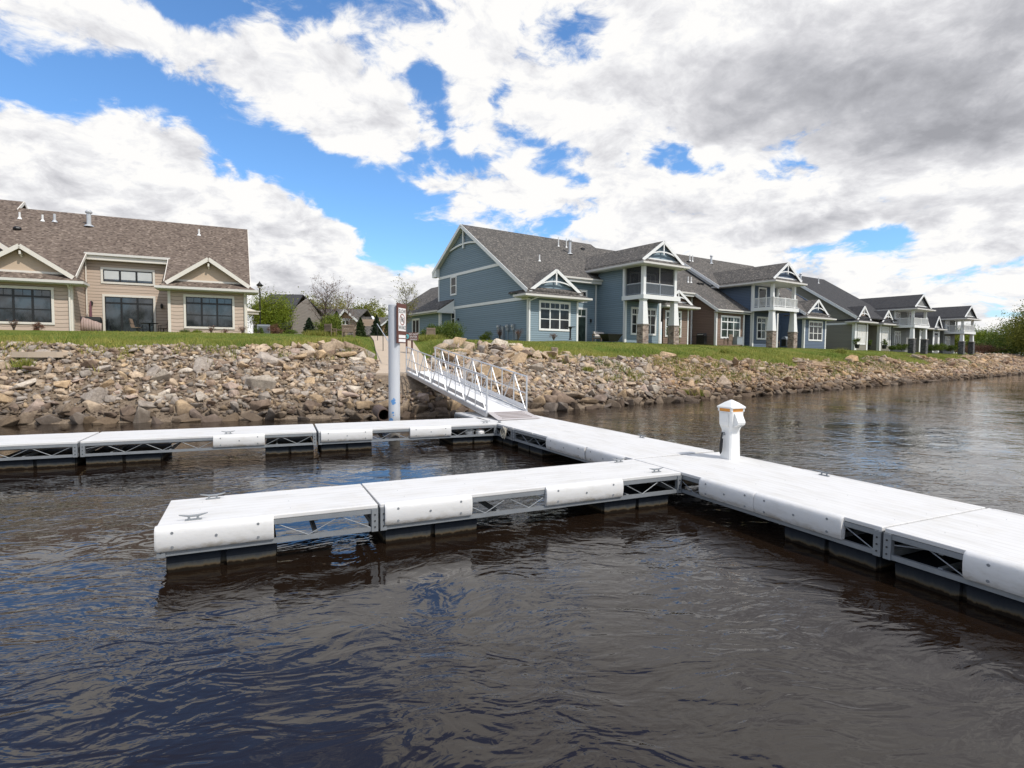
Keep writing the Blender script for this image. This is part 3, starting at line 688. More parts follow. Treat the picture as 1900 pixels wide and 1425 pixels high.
weedy = vnoise(X, Y, 0.8, 21) * .6 + vnoise(X, Y, 2.6, 22) * .4
ok = (edge > np.where(weedy > 0.60 - 0.06 * (X > 4), -1.7 - 1.6 * (X > 4), -0.1)) & (D_ < drr + 13) & (pdd > 1.3) & (rng.uniform(size=len(X)) < np.clip(1.2 - (D_ - drr) / 14, 0.15, 1))
X, Y, D_, drr = X[ok], Y[ok], D_[ok], drr[ok]; Z = terr(X, Y, D_)
rough = np.clip(1.0 - (D_ - drr) / 4.5, 0, 1); hs = 0.55 + np.where(edge[ok] < 0.3, 1.1, 0) + 1.5 * rough * (0.35 + 1.1 * vnoise(X, Y, 0.9, 5))
gv = blades(len(X), np.stack([X, Y, Z, hs], 1), 0.06, 0.15, 0.014)
gt = np.clip(0.02 + (0.55 + .4 * rough) * vnoise(X, Y, 2.3, 6) + .3 * (vnoise(X, Y, .7, 31) - .4) + rng.normal(0, .18, len(X)) + 0.1, 0, 1)
tri_mesh('grass', gv, gt, M['grassblade'], 'short green lawn and rough grass on top of the bank', 'grass', 'stuff')

# ------------------------------------------------------------------ floating docks
ZD = 0.44
YM = -24.83
def dirv2(deg): return Vector((math.sin(R(deg)), math.cos(R(deg)), 0))
mdir = dirv2(YM); tdir = dirv2(YM + 90)
def bumper_part(x0, x1, y, side, parent, name='bumper', dull=False):
    """rounded white plastic rub strip on side -1 (y = 0 edge) or +1; the profile bulges outwards"""
    prof = [(0.03, ZD + .003), (-.015, ZD + .001), (-.040, ZD - .010), (-.058, ZD - .032), (-.066, ZD - .07), (-.070, ZD - .12), (-.066, ZD - .18), (-.056, ZD - .225), (-.040, ZD - .248), (-.01, ZD - .252), (0.0, ZD - .252)]
    n = 0.025; mb = MB(); rings = []
    for x, sh in ((x0, .90), (x0 + n * .4, .97), (x0 + n, 1), (x1 - n, 1), (x1 - n * .4, .97), (x1, .90)):
        rings.append([(x, y - side * (p[0] * sh if p[0] < 0 else p[0]), ZD - .12 + (p[1] - ZD + .12) * (0.97 + .03 * (sh - .9) * 10)) for p in prof])
    if side > 0: rings = [r_[::-1] for r_ in rings]
    mb.loft(rings); o = mb.build(name, M['bumper'], parent); smoothish(o, 40)
    L = x1 - x0; hs = [(x0 + .14 * L, .06), (x0 + .14 * L, .20), (x0 + .5 * L, .125), (x1 - .14 * L, .06), (x1 - .14 * L, .20)]
    for bx, dzz in hs:
        yo = .064 if dzz < .1 else (.070 if dzz < .15 else .062)
        yy = y + side * yo; MB().tube([(bx, yy - side * .02, ZD - dzz), (bx, yy + side * .004, ZD - dzz)], .014, 8).build('bolt', M['galv'], o)
    return o
def cleat_part(x, y, rz, parent):
    mb = MB(); c, s_ = math.cos(rz), math.sin(rz)
    def T(a, b, z): return (x + a * c - b * s_, y + a * s_ + b * c, ZD + z)
    mb.tube([T(-.13, 0, .062), T(-.09, 0, .054), T(-.04, 0, .044), T(.04, 0, .044), T(.09, 0, .054), T(.13, 0, .062)], [.005, .009, .012, .012, .009, .005], 8)
    for a in (-.04, .04): mb.tube([T(a, 0, .004), T(a, 0, .044)], [.014, .009], 8)
    mb.bar(T(-.075, 0, .006), T(.075, 0, .006), .036, .010)
    o = mb.build('cleat', M['galv'], parent); smoothish(o); return o
def dock_section(label, origin, rz, L, Wd, bump_a=(), bump_b=(), floats=(), cleats=(), ends=(True, True), zig=0.62, tilt=0.0, seam=None):
    """one section: local x along its length, y across, side a is y = 0"""
    g = thing('dock_section', label, 'dock', origin, rz, 'sections of the white floating dock')
    g.rotation_euler = (0, tilt, rz)
    dk = MB(); e = 0.012
    # deck panels laid side by side with narrow joints
    pan = [0.0] + list(seam or []) + [L]
    for a_, b_ in zip(pan[:-1], pan[1:]): dk.box(a_ + e, b_ - e, -.012, Wd + .012, ZD - .045, ZD)
    od = dk.build('deck', M['deck'], g)
    bv = od.modifiers.new('edge', 'BEVEL'); bv.width = 0.008; bv.segments = 2
    scr = MB()
    for a_ in np.arange(.35, L, .9):
        for b_ in (Wd * .2, Wd * .5, Wd * .8): scr.lathe([(.006, ZD - .002), (.005, ZD + .0018)], 6, (float(a_), b_, 0))
    scr.build('screws', M['galv'], g)
    fr = MB(); z0, z1 = .14, ZD - .048
    for y in (0.006, Wd - .006):
        fr.box(e, L - e, y - .022, y + .022, z1 - .050, z1); fr.box(e, L - e, y - .022, y + .022, z0, z0 + .048)
        fr.box(e, L - e, y - .06 if y > .1 else y + .022, y - .022 if y > .1 else y + .06, z0, z0 + .006)
    xs = np.arange(.5, L, 1.0)
    for x in xs: fr.bar((float(x), .03, z1 - .04), (float(x), Wd - .03, z1 - .04), .04, .07); fr.bar((float(x), .03, z0 + .03), (float(x), Wd - .03, z0 + .03), .04, .05)
    for x, on in ((0.0, ends[0]), (L, ends[1])):
        xa, xb = (e, .085) if x == 0 else (L - .085, L - e)
        for y in (0.0, Wd): fr.box(xa, xb, y - .030, y + .030, z0 - .003, z1 + .003)
        xm = .03 if x == 0 else L - .03
        fr.box(xm - .022, xm + .022, .031, Wd - .031, z1 - .065, z1 - .002); fr.box(xm - .022, xm + .022, .031, Wd - .031, z0 + .002, z0 + .06)
    fr.build('frame', M['galv'], g)
    for xa in (.048, L - .048):
        for y, sgn in ((0.0, -1), (Wd, 1)):
            for zz in (.19, .26, .33): MB().tube([(xa, y + sgn * .028, zz), (xa, y + sgn * .038, zz)], .009, 6).build('post_bolt', M['black'], g)
    for y in (0.0, Wd):
        tr = MB(); x = .10; lo = False; pts = [(x, y, z0 + .15)]
        n = max(2, int(round((L - .2) / (zig / 2)))); st = (L - .2) / n
        for i in range(n): x += st; pts.append((x, y, (z0 + .045 if i % 2 else z1 - .048)))
        for p, q_ in zip(pts[:-1], pts[1:]): tr.tube([p, q_], .0062, 6)
        tr.build('truss', M['galv'], g)
    for a_, b_ in bump_a: bumper_part(a_, b_, 0.0, -1, g)
    for a_, b_ in bump_b: bumper_part(a_, b_, Wd, 1, g)
    for a_, b_ in floats:
        fl = MB(); nn = 2; W_ = (b_ - a_)
        ya, yb = .05, Wd - .05
        for i in range(nn):
            xa, xb = a_ + W_ * i / nn + .025, a_ + W_ * (i + 1) / nn - .025
            rings = []
            for z, s_ in ((-.30, .06), (-.26, .02), (.09, 0.0), (.125, .02)):
                rings.append([(xa + s_, ya + s_, z), (xb - s_, ya + s_, z), (xb - s_, yb - s_, z), (xa + s_, yb - s_, z)])
            fl.loft(rings)
        for i in range(nn + 1):
            xc = a_ + W_ * i / nn; xc = min(max(xc, a_ + .06), b_ - .06)
            fl.box(xc - .045, xc + .045, ya + .06, yb - .06, -.28, .10)
        fl.box(a_ + .02, b_ - .02, ya + .03, yb - .03, .124, .139)
        fo = fl.build('float', M['float'], g)
    for x, y, rz_ in cleats: cleat_part(x, y, rz_, g)
    return g
RZ1 = R(24.83)
def W1(t_, m_): return tdir * t_ + mdir * m_
# near finger (two sections), local x along tdir, y along mdir
dock_section('outer end section of the nearer finger dock, square white end with two cleats', W1(-.885, 6.385), RZ1, 2.175, 1.10,
             bump_a=[(.0, 1.07)], bump_b=[(.55, 1.8)], floats=[(.06, 1.12)], cleats=[(.32, .13, 0), (.45, .99, 0)])
dock_section('inner section of the nearer finger dock joining the main walkway', W1(1.292, 6.385), RZ1 + R(.45), 4.44, 1.12,
             bump_a=[(.06, 1.12), (2.15, 3.36)], bump_b=[(0.9, 2.2), (2.5, 3.9)], floats=[(.06, 1.25), (3.1, 4.28)], cleats=[(4.1, .14, 0), (4.05, 1.0, 0)])
# main walkway: local x along -mdir (towards the camera), y along tdir
RZM = RZ1 - R(90)
dock_section('middle section of the main walkway carrying the white power pedestal', W1(5.752, 7.56), RZM, 4.07, 1.86,
             bump_a=[(1.55, 2.50), (2.505, 3.66)], bump_b=[(0.3, 1.5), (1.7, 2.9)], floats=[(2.85, 4.0)], cleats=[(2.15, 1.73, 0)])
dock_section('nearest section of the main walkway at the right edge of the view', W1(5.752, 3.486), RZM, 4.6, 1.86,
             bump_a=[(.72, 2.1), (2.4, 3.6)], bump_b=[(.05, 1.2), (2, 3.2)], floats=[(.06, 1.3), (1.45, 2.7), (3.1, 4.3)], cleats=[])
AF = YM - 2.0; mf_ = dirv2(AF); tf_ = dirv2(AF + 90); piv = W1(5.752, 7.575)
RZF = R(-AF) - R(90)
dock_section('far section of the main walkway with a coil of rope on its side', piv + mf_ * 4.42, RZF, 4.41, 1.84,
             bump_a=[(1.62, 3.05), (3.10, 4.2)], bump_b=[(.8, 2.0)], floats=[(.1, 1.3), (3.0, 4.2)], cleats=[(2.55, 1.72, 0)], seam=[.95])
dock_section('landing section of the main walkway under the foot of the gangway', piv + mf_ * 8.25, RZF, 3.82, 1.84,
             bump_b=[], floats=[(.1, 1.2), (2.52, 3.7)], cleats=[(2.78, .13, 0)], seam=[1.9])
# far finger, reaching left out of the picture
AB = YM + 90 + 2.3; tb = dirv2(AB); mb_ = dirv2(AB - 90); RZB = R(90 - AB)
cB = px(923.9, 785.6, ZD); cB.z = 0
def fB(lbl, d0, L, **kw):
    return dock_section(lbl, cB - tb * d0, RZB, L, 1.40, **kw)
fB('inner section of the farther finger dock beside the grey mooring pile', 4.28, 4.26, bump_a=[(.06, 1.18), (2.05, 3.05)], floats=[(.05, 1.2), (3.1, 4.2)], cleats=[(4.0, .15, 0)])
fB('middle section of the farther finger dock with one white bumper', 8.62, 4.32, bump_a=[(2.28, 3.26)], floats=[(.05, 1.35), (3.25, 4.27)], cleats=[(2.55, .15, 0)])
fB('leftmost section of the farther finger dock running out of the view', 13.0, 4.36, bump_a=[(1.0, 2.0)], floats=[(3.02, 4.31), (.05, 1.2)])

# mooring pile with its guide ring
pc = piv + 0 * mf_
pp = px(735, 779, ZD); pl_ = pp + mb_ * 0.24; pl_.z = 0
pt = thing('mooring_pile', 'tall grey mooring pile standing behind the farther finger dock', 'pile', pl_)
o = MB().lathe([(.150, -2.0), (.150, 3.42), (.145, 3.45), (.12, 3.46)], 28).build('pile_sleeve', M['pile'], pt); smoothish(o)
bp = MB()
for a_, z, w_, h in ((-1.62, .92, .03, .05), (-1.55, .86, .04, .035), (-1.35, .95, .05, .03), (-1.45, .99, .035, .02), (-1.3, .88, .02, .03), (-1.6, .62, .02, .03), (-1.95, .42, .03, .06), (-1.5, .55, .02, .02)):
    c, s_ = math.cos(a_), math.sin(a_); bp.tube([(c * .146, s_ * .146, z), (c * .1525, s_ * .1525, z)], h, 9)
bp.build('paint_scuffs', M['bluepaint'], pt)
hp = MB()
for a_, zz in (rng.uniform(-2.6, -.6, (1, 2)) * 0 + np.array([(-2.75, 3.3)])): hp.tube([(math.cos(a_) * .145, math.sin(a_) * .145, zz), (math.cos(a_) * .16, math.sin(a_) * .16, zz)], .015, 6)
hp.build('bolt', M['black'], pt)

# lettering
def text_part(body, size, loc, rot, m_, parent, name='lettering', ext=0.0015, sx=1.0, align='CENTER'):
    cu = bpy.data.curves.new(name, 'FONT'); cu.body = body; cu.size = size; cu.align_x = align; cu.align_y = 'CENTER'; cu.extrude = ext; cu.resolution_u = 3
    tmp = bpy.data.objects.new('tmp_text', cu); COL.objects.link(tmp); dg = bpy.context.evaluated_depsgraph_get()
    me_ = bpy.data.meshes.new_from_object(tmp.evaluated_get(dg)); me_.name = name; bpy.data.objects.remove(tmp); bpy.data.curves.remove(cu)
    me_.materials.clear(); me_.materials.append(m_)
    o_ = bpy.data.objects.new(name, me_); COL.objects.link(o_); o_.location = loc; o_.rotation_euler = rot; o_.scale = (sx, 1, 1)
    if parent: o_.parent = parent
    return o_
# slow-wake sign on the pile; its face looks down-river and towards the camera's right
sg_az = 68.0
sg = thing('wake_sign', 'tall sign on the grey pile reading SLOW WAKE round a crossed-out ring', 'sign', pl_ + Vector((.05, -.02, 0)), R(-sg_az + 90) + R(90) - R(0))
# local: x along the board, -y is the face
sg.rotation_euler = (0, 0, R(74)); sg.location = pl_ + Vector((.205, .03, 0))
ZB = 2.47
b = MB(); b.box(-.25, .25, -.0, .035, ZB - .02, ZB + 1.02); ob = b.build('backing_board', M['signwood'], sg)
MB().box(-.205, .205, -.006, -.0005, ZB + .30, ZB + .90).build('sign_panel', M['signwhite'], sg)
text_part('SLOW', .145, (0, -.008, ZB + .81), (R(90), 0, 0), M['signblack'], sg, sx=.95)
text_part('WAKE', .145, (0, -.008, ZB + .385), (R(90), 0, 0), M['signblack'], sg, sx=.95)
rg = MB(); n = 24
for rr0, rr1 in ((.125, .150),):
    ring_a = [(math.cos(2 * math.pi * i / n) * rr0, -.009, ZB + .60 + math.sin(2 * math.pi * i / n) * rr0) for i in range(n)]
    ring_b = [(math.cos(2 * math.pi * i / n) * rr1, -.009, ZB + .60 + math.sin(2 * math.pi * i / n) * rr1) for i in range(n)]
    rg.add(ring_a + ring_b, [(i, (i + 1) % n, n + (i + 1) % n, n + i) for i in range(n)])
rg.bar((-.09, -.009, ZB + .69), (.09, -.009, ZB + .51), .003, .025, up=(0, 1, 0)); rg.build('ring_symbol', M['signorange'], sg)
wv = MB()
for zz in (.56, .60, .64):
    pts = [(-.09 + .018 * i, -.0085, ZB + zz + .012 * math.sin(i * 1.25)) for i in range(11)]; wv.tube(pts, .006, 5)
wv.build('wave_symbol', M['signblack'], sg)
for zz in (.155, .05):
    MB().box(-.19, .19, -.006, -.0005, ZB + zz - .04, ZB + zz + .04).build('small_plate', M['signwhite'], sg)

# rope coil hung on the side of the far walkway section
rc = piv + mf_ * 4.75 + tf_ * (-.05)
mbr = MB(); 
for k_ in range(4):
    r0 = .085 + .012 * k_; pts = []
    for i in range(17):
        a_ = 2 * math.pi * i / 16; pts.append((math.sin(a_ * 1 + k_) * r0, -.03 - .012 * k_ + .01 * math.sin(3 * a_), .29 + math.cos(a_) * r0 * 1.1))
    mbr.tube(pts, .014, 6)
mbr.tube([(.0, -.04, .30), (.03, -.05, .18), (.05, -.05, .14), (.11, -.03, .36), (.12, -.02, .40)], .012, 6)
ropeo = mbr.build('rope_coil', M['rope']); tag(ropeo, 'coil of pale rope hung on the side of the far walkway', 'rope')
ropeo.location = rc; ropeo.rotation_euler = (0, 0, R(-AF) - R(90))
for i, (xx, lab) in enumerate(((873, 'white plastic jug under the farther finger dock, left of two'), (893, 'cloudy plastic jug under the farther finger dock, right of two'))):
    p = px(xx, 803, .22); j = thing('plastic_jug', lab, 'jug', (p.x, p.y, .0) , R(20), 'jugs tucked under the far dock')
    j.location = (p.x + mb_.x * .10, p.y + mb_.y * .10, 0)
    o = MB().lathe([(.04, .145), (.105, .15), (.115, .18), (.115, .25), (.08, .29), (.03, .305)], 14).build('jug_body', M['signwhite'], j); smoothish(o)
    MB().lathe([(.028, .305), (.028, .325)], 10).build('cap', M['signred'] if i else M['bluepaint'], j)

# ------------------------------------------------------------------ power pedestal on the main walkway
pq = W1(7.28, 6.98)
pe = thing('power_pedestal', 'white dock power pedestal with pyramid cap and amber light band', 'pedestal', (pq.x, pq.y, ZD), RZM)
def sq(h, z, ch=.03, dx=0, dy=0): return [(dx + a_ * h - (ch if i else 0) * s1, dy + b_ * h - (0 if i else ch) * s2, z) for (a_, b_, i, s1, s2) in
    ((-1, -1, 0, 0, -1), (-1, -1, 1, -1, 0), (1, -1, 1, 1, 0), (1, -1, 0, 0, -1), (1, 1, 0, 0, 1), (1, 1, 1, 1, 0), (-1, 1, 1, -1, 0), (-1, 1, 0, 0, 1))]
pe.scale = (.82, .82, .96)
pb = MB(); pb.loft([sq(.150, .002), sq(.148, .03), sq(.138, .40), sq(.134, .50), sq(.160, .575), sq(.172, .61), sq(.177, .83)])
o = pb.build('body', M['white'], pe); smoothish(o, 25)
MB().loft([sq(.173, .832), sq(.173, .885)]).build('light_band', M['amber'], pe)
pp_ = MB()
for a_ in (-1, 1):
    for b_ in (-1, 1): pp_.box(a_ * .160 - .02, a_ * .160 + .02, b_ * .160 - .02, b_ * .160 + .02, .832, .889)
pp_.build('band_posts', M['white'], pe)
cp = MB(); cp.loft([sq(.203, .888, .02), sq(.206, .912, .02), sq(.10, .985, .01), sq(.012, 1.03, .001)]); cp.build('cap', M['white'], pe)
# outlet cover hood on the face that looks right of the camera (+x local is towards the camera)
hd = MB()
hd.slab([(.183, -.10, .80), (.20, -.10, .80), (.285, -.10, .655), (.27, -.10, .615), (.17, -.10, .56)], (0, .20, 0)); o = hd.build('outlet_cover', M['white'], pe)
hd = MB(); hd.slab([(-.10, -.183, .80), (-.10, -.19, .80), (-.10, -.20, .66), (-.10, -.19, .60), (-.10, -.17, .57)], (.20, 0, 0)); hd.build('side_door', M['white'], pe)
kx = MB(); kx.bar((.186, -.06, .765), (.186, .05, .765), .004, .018); kx.bar((-.06, -.186, .765), (.06, -.186, .765), .004, .018); kx.build('label_plate', M['rope'], pe)
sc = MB()
for a_, b_, zz in ((.20, .02, .56), (.2, .06, .57)): sc.bar((a_ + .02, b_ - .05, zz), (a_ + .05, b_ - .01, zz + .03), .006, .006)
sc.build('hinge', M['steel'], pe)
# water tap on the side with padlocks and a dark strap hanging from it
tp = MB(); tp.tube([(-.02, -.13, .43), (-.02, -.19, .43)], .018, 8); tp.tube([(-.02, -.19, .45), (-.02, -.20, .39)], .016, 8); tp.tube([(-.06, -.185, .465), (.02, -.185, .465)], .010, 6)
tp.build('water_tap', M['galv'], pe)
st = thing('hanging_strap', 'black strap looped over the tap of the white pedestal', 'strap', (pq.x, pq.y, ZD), RZM)
st.scale = (.82, .82, .96)
sm = MB(); sm.tube([(-.02, -.205, .46), (-.035, -.215, .36), (-.05, -.225, .22), (-.045, -.23, .13), (-.03, -.235, .10), (-.01, -.23, .14), (-.005, -.222, .24), (-.01, -.21, .36)], .017, 6); sm.build('strap_loop', M['black'], st)

# ------------------------------------------------------------------ gangway
gA = px(903, 771, .50); gd = dirv2(-25.6); gr = dirv2(64.4); GL = 8.35; zb0, zb1 = .50, 1.40; GW = 1.22
gw = thing('gangway', 'aluminium gangway with truss railings sloping from bank to dock', 'gangway', (gA.x, gA.y, 0), math.atan2(gd.y, gd.x))
# local x runs up the gangway, y = 0 is the left truss, y = -GW the right one
def gp(s_, h, y=0.0): return (s_, y, zb0 + (zb1 - zb0) * s_ / GL + h)
for y in (0.0, -GW):
    mbg = MB(); mbg.bar(gp(-.02, .03, y), gp(GL, .03, y), .06, .13); mbg.build('bottom_chord', M['alu'], gw)
    mbg = MB(); mbg.tube([gp(0, 0.04, y), gp(0, 1.06, y)], .027, 8); mbg.tube([gp(0, 1.06, y), gp(GL, 1.06, y)], .022, 8); mbg.tube([gp(GL, 1.06, y), gp(GL, .05, y)], .026, 8); mbg.build('handrail', M['alu'], gw)
    mbg = MB(); mbg.tube([gp(0, .58, y), gp(GL, .58, y)], .015, 8); mbg.build('middle_rail', M['alu'], gw)
    nb = 5; bl = GL / nb
    for i in range(nb):
        xm = (i + .5) * bl
        for xe in (i * bl + .04, (i + 1) * bl - .04): MB().bar(gp(xm, 1.04, y), gp(xe, .08, y), .026, .026).build('diagonal', M['alu'], gw)
    for i in range(1, 2 * nb): MB().bar(gp(i * bl / 2, 1.04, y), gp(i * bl / 2, .09, y), .026, .026).build('upright', M['alu'], gw)
    ys = y - .05 if y == 0 else y + .05
    mbg = MB(); mbg.bar(gp(.05, .20, ys), gp(GL, .20, ys), .012, .12); mbg.build('toe_board', M['alu'], gw)
def galu(): return M['deck']
mbg = MB(); mbg.slab([gp(.02, .075, -.06), gp(GL, .075, -.06), gp(GL, .075, -GW + .06), gp(.02, .075, -GW + .06)], (0, 0, -.04)); mbg.build('walkway_deck', plain('pale_grating', (0.74, 0.73, 0.72), .6, var=.05), gw)
mbg = MB()
for i in range(9): mbg.bar(gp(.3 + i * .97, .0, -.03), gp(.3 + i * .97, .0, -GW + .03), .05, .06)
mbg.build('cross_members', M['alu'], gw)
fl = MB(); rp = [gp(.02, .078, -.03), gp(.02, .078, -GW + .03), (-.80, -GW - .02, ZD + .012), (-.80, .02, ZD + .012)]
fl.slab(rp, (0, 0, .012)); o = fl.build('ramp_plate', plain('brownish_ramp_plate', (0.50, 0.46, 0.45), .55, .2), gw)
fl = MB()
for i in range(5):
    f_ = .16 + i * .165
    a_ = Vector(rp[0]).lerp(Vector(rp[3]), f_); b_ = Vector(rp[1]).lerp(Vector(rp[2]), f_)
    fl.bar(a_.lerp(b_, .14) + Vector((0, 0, .016)), a_.lerp(b_, .86) + Vector((0, 0, .016)), .02, .012)
fl.build('ramp_cleats', plain('dark_ramp_strip', (0.16, 0.12, 0.11), .6), o)
# concrete abutment under the top end
tpos = gA + gd * (GL + .1) - gr * (-GW / 2)
ab = MB(); ab.box(-.05, 1.6, -GW - .55, .45, .2, 1.42); oa = ab.build('abutment', M['abut']); oa.location = (gA.x + gd.x * (GL + .02), gA.y + gd.y * (GL + .02), 0); oa.rotation_euler = (0, 0, math.atan2(gd.y, gd.x))
tag(oa, 'weathered concrete abutment at the upper end of the gangway', 'abutment')
# culvert pipe mouth among the stones
cvp = px(713, 776, 0.12); cvm = thing('drain_pipe', 'round drain pipe mouth among the stones beside the grey pile', 'pipe', (cvp.x, cvp.y, .22), R(20))
n = 18
cm = MB(); r1, r0 = .21, .175
A_ = [[(math.cos(2 * math.pi * i / n) * r_, y_, math.sin(2 * math.pi * i / n) * r_) for i in range(n)] for r_, y_ in ((r1, 1.6), (r1, 0), (r0, 0), (r0, 1.5))]
cm.loft(A_, cap=False); cm.add(A_[3], [tuple(range(n))]); cm.build('pipe_wall', plain('rusty_brown_pipe', (0.10, 0.065, 0.05), .8, var=.3), cvm)

# ------------------------------------------------------------------ houses
ZG = 3.4
class HB:
    """building kit for one house; local x runs along the river front, y away from the river"""
    def __init__(s, g, wall, roof, trim='white', frame='white', glass='glass', rz=0.0): s.g = g; s.wallm = M[wall]; s.roofm = M[roof]; s.trim = M[trim]; s.frame = M[frame]; s.glass = M[glass]
    def wall(s, polys, m_=None, name='wall', th=.16):
        """polys: list of (points, inward vector)"""
        mb = MB()
        for p, inn in polys: mb.slab(p, Vector(inn).normalized() * th)
        return mb.build(name, m_ or s.wallm, s.g)
    def fwall(s, u0, u1, w, z0, z1, m_=None): return s.wall([([(u0, w, z0), (u1, w, z0), (u1, w, z1), (u0, w, z1)], (0, 1, 0))], m_)
    def swall(s, u, w0, w1, z0, z1, d=1, m_=None): return s.wall([([(u, w0, z0), (u, w1, z0), (u, w1, z1), (u, w0, z1)], (d, 0, 0))], m_)
    def board(s, a, b, wd=.16, th=.035, up=(0, 0, 1), name='trim_board', m_=None): return MB().bar(a, b, th, wd, up).build(name, m_ or s.trim, s.g)
    def trims(s, segs, name='trim', m_=None):
        nm_ = 'trim_board' if name == 'trim' else name.replace('corner_trim', 'corner_board')
        for q_ in segs: MB().box(*q_).build(nm_, m_ or s.trim, s.g)
    def cheek(s, u, w0, w1, zf, d=1, m_=None):
        """side wall cut off along the roof line zf"""
        return s.wall([([(u, w0, -.5), (u, w1, -.5), (u, w1, zf(w1) - .16), (u, w0, zf(w0) - .16)], (d, 0, 0))], m_)
    def roof(s, polys, name='roof', th=.13, m_=None):
        mb = MB()
        for p in polys: mb.slab(p, (0, 0, -th))
        return mb.build(name, m_ or s.roofm, s.g)
    def gutter(s, pts, m_=None, name='gutter'):
        mb = MB()
        for a, b in zip(pts[:-1], pts[1:]): mb.bar(a, b, .13, .15)
        return mb.build(name, m_ or M['gutter'], s.g)
    def window(s, face, c, a0, a1, z0, z1, cols=3, transom=.24, mid=True, frame=None, glass=None, tw=.11, blind=None, name='window', muntin=True, sash=.055):
        """face 'f': front wall at y = c; 's': wall facing -x at x = c; a runs along the wall"""
        fr = frame or s.frame; gl = glass or s.glass
        def B(mb, p0, p1, q0, q1, o0, o1):
            if face == 'f': mb.box(p0, p1, c - o1, c - o0, q0, q1)
            else: mb.box(c - o1, c - o0, p0, p1, q0, q1)
        tr = MB()
        for q_ in ((a0 - tw, a1 + tw, z1, z1 + tw * 1.15), (a0 - tw, a1 + tw, z0 - tw, z0), (a0 - tw, a0, z0, z1), (a1, a1 + tw, z0, z1)): B(tr, *q_, .002, .05)
        wn = tr.build(name, s.trim, s.g)
        sa = MB(); W_ = (a1 - a0) / cols; zt = z1 - (z1 - z0) * transom if transom else z1
        for i in range(cols + 1):
            x = a0 + W_ * i; lo = max(a0, x - sash * (1 if 0 < i < cols else 1)); hi = min(a1, x + sash); B(sa, lo, hi, z0 + .001, z1 - .001, .003, .036)
        B(sa, a0 + .001, a1 - .001, z0, z0 + sash, .003, .034); B(sa, a0 + .001, a1 - .001, z1 - sash, z1, .003, .034)
        if transom:
            B(sa, a0 + .001, a1 - .001, zt - sash, zt + sash, .003, .034)
            if muntin:
                for i in range(cols): B(sa, a0 + W_ * (i + .5) - .012, a0 + W_ * (i + .5) + .012, zt + sash, z1 - sash, .003, .026)
        if mid: B(sa, a0 + .001, a1 - .001, (z0 + zt) / 2 - sash * .55, (z0 + zt) / 2 + sash * .55, .003, .032)
        sa.build('sash', fr, wn)
        pa = MB(); B(pa, a0, a1, z0, z1, .001, .012); pa.build('pane', gl, wn)
        if blind:
            bl = MB()
            for i in range(cols): B(bl, a0 + W_ * i + sash * 1.05, a0 + W_ * (i + 1) - sash * 1.05, (zt if blind == 'transomless' else z0) + (z1 - z0) * .22, z1 - sash * 1.1, .012, .0145)
            bl.build('blind', M['blind'], wn)
        return wn
    def caproof(s, uL, uR, wf, ze, pl, pr, wsk, zsk, zap, wback, wall, bracket=True, name='bay_roof', panel=None, hang=.22, tie=True, side_back=None):
        """eave skirt all round a bay or porch and a small front gable (pediment) above it"""
        uc = (pl + pr) / 2; sb = side_back if side_back is not None else wback
        side = [[(uL, wf, ze), (pl, wsk, zsk), (pl, sb, zsk), (uL, sb, ze)], [(uR, wf, ze), (uR, sb, ze), (pr, sb, zsk), (pr, wsk, zsk)]]
        front = [[(uL, wf, ze), (uR, wf, ze), (pr, wsk, zsk), (pl, wsk, zsk)]]
        k = (zap - zsk) / (uc - pl); e = .16
        up_ = [[(pl - e, wsk - hang, zsk - e * k + .02), (uc, wsk - hang, zap + .02), (uc, wback, zap + .02), (pl - e, wback, zsk - e * k + .02)], [(pr + e, wsk - hang, zsk - e * k + .02), (pr + e, wback, zsk - e * k + .02), (uc, wback, zap + .02), (uc, wsk - hang, zap + .02)]]
        rf = s.roof(side + front + up_, name, .10)
        # pediment face
        s.wall([([(pl + .05, wsk + .06, zsk - .08), (pr - .05, wsk + .06, zsk - .08), (uc, wsk + .06, zap - .08)], (0, 1, 0))], wall, 'pediment', .1)
        wr = wsk - hang - .012
        rk = MB()
        for x0 in (pl - e, pr + e): 
            rk.bar((x0, wr, zsk - e * k - .09), (uc, wr, zap - .09), .05, .24, up=(0, 0, 1))
        rk.build('rake_board', s.trim, s.g)
        tb_ = MB(); tb_.box(pl + .12, pr - .12, wsk - .0, wsk + .055, zsk - .02, zsk + .12); tb_.build('base_trim', s.trim, s.g)
        if bracket:
            br = MB(); y = wsk - hang + .03; h = zap - zsk
            br.box(uc - .06, uc + .06, y - .04, y + .04, zap - h * .72, zap - .12)
            n = 8; half = (uc - pl) * .60; pts = []
            for i in range(n + 1):
                x = -1 + 2 * i / n; pts.append((uc + half * x, y, zsk + h * (.28 + .15 * (1 - x * x))))
            for a, b in zip(pts[:-1], pts[1:]): br.bar(a, b, .07, .10)
            br.build('gable_bracket', s.trim, s.g)
        s.gutter([(uL, sb, ze - .03), (uL - .0, wf - .02, ze - .03)]); s.gutter([(uL - .06, wf - .03, ze - .03), (uR + .06, wf - .03, ze - .03)]); s.gutter([(uR, wf - .02, ze - .03), (uR, sb, ze - .03)])
        sf = MB(); sf.box(uL + .04, uR - .04, wf + .03, sb, ze - .16, ze - .10); sf.build('soffit', M['soffit'], s.g)
        return rf
    def pipe(s, u_, w_, z, h, r=.06, m_='pvc', name='roof_vent'):
        mb = MB(); mb.lathe([(r * 2.4, -.05), (r * 1.6, .06), (r, .10), (r, h)], 10, (u_, w_, z))
        if r > .09: mb.lathe([(r * 1.5, h - .06), (r * 1.6, h + .02), (r * .9, h + .14)], 10, (u_, w_, z))
        o = mb.build(name, M[m_], s.g); smoothish(o); return o
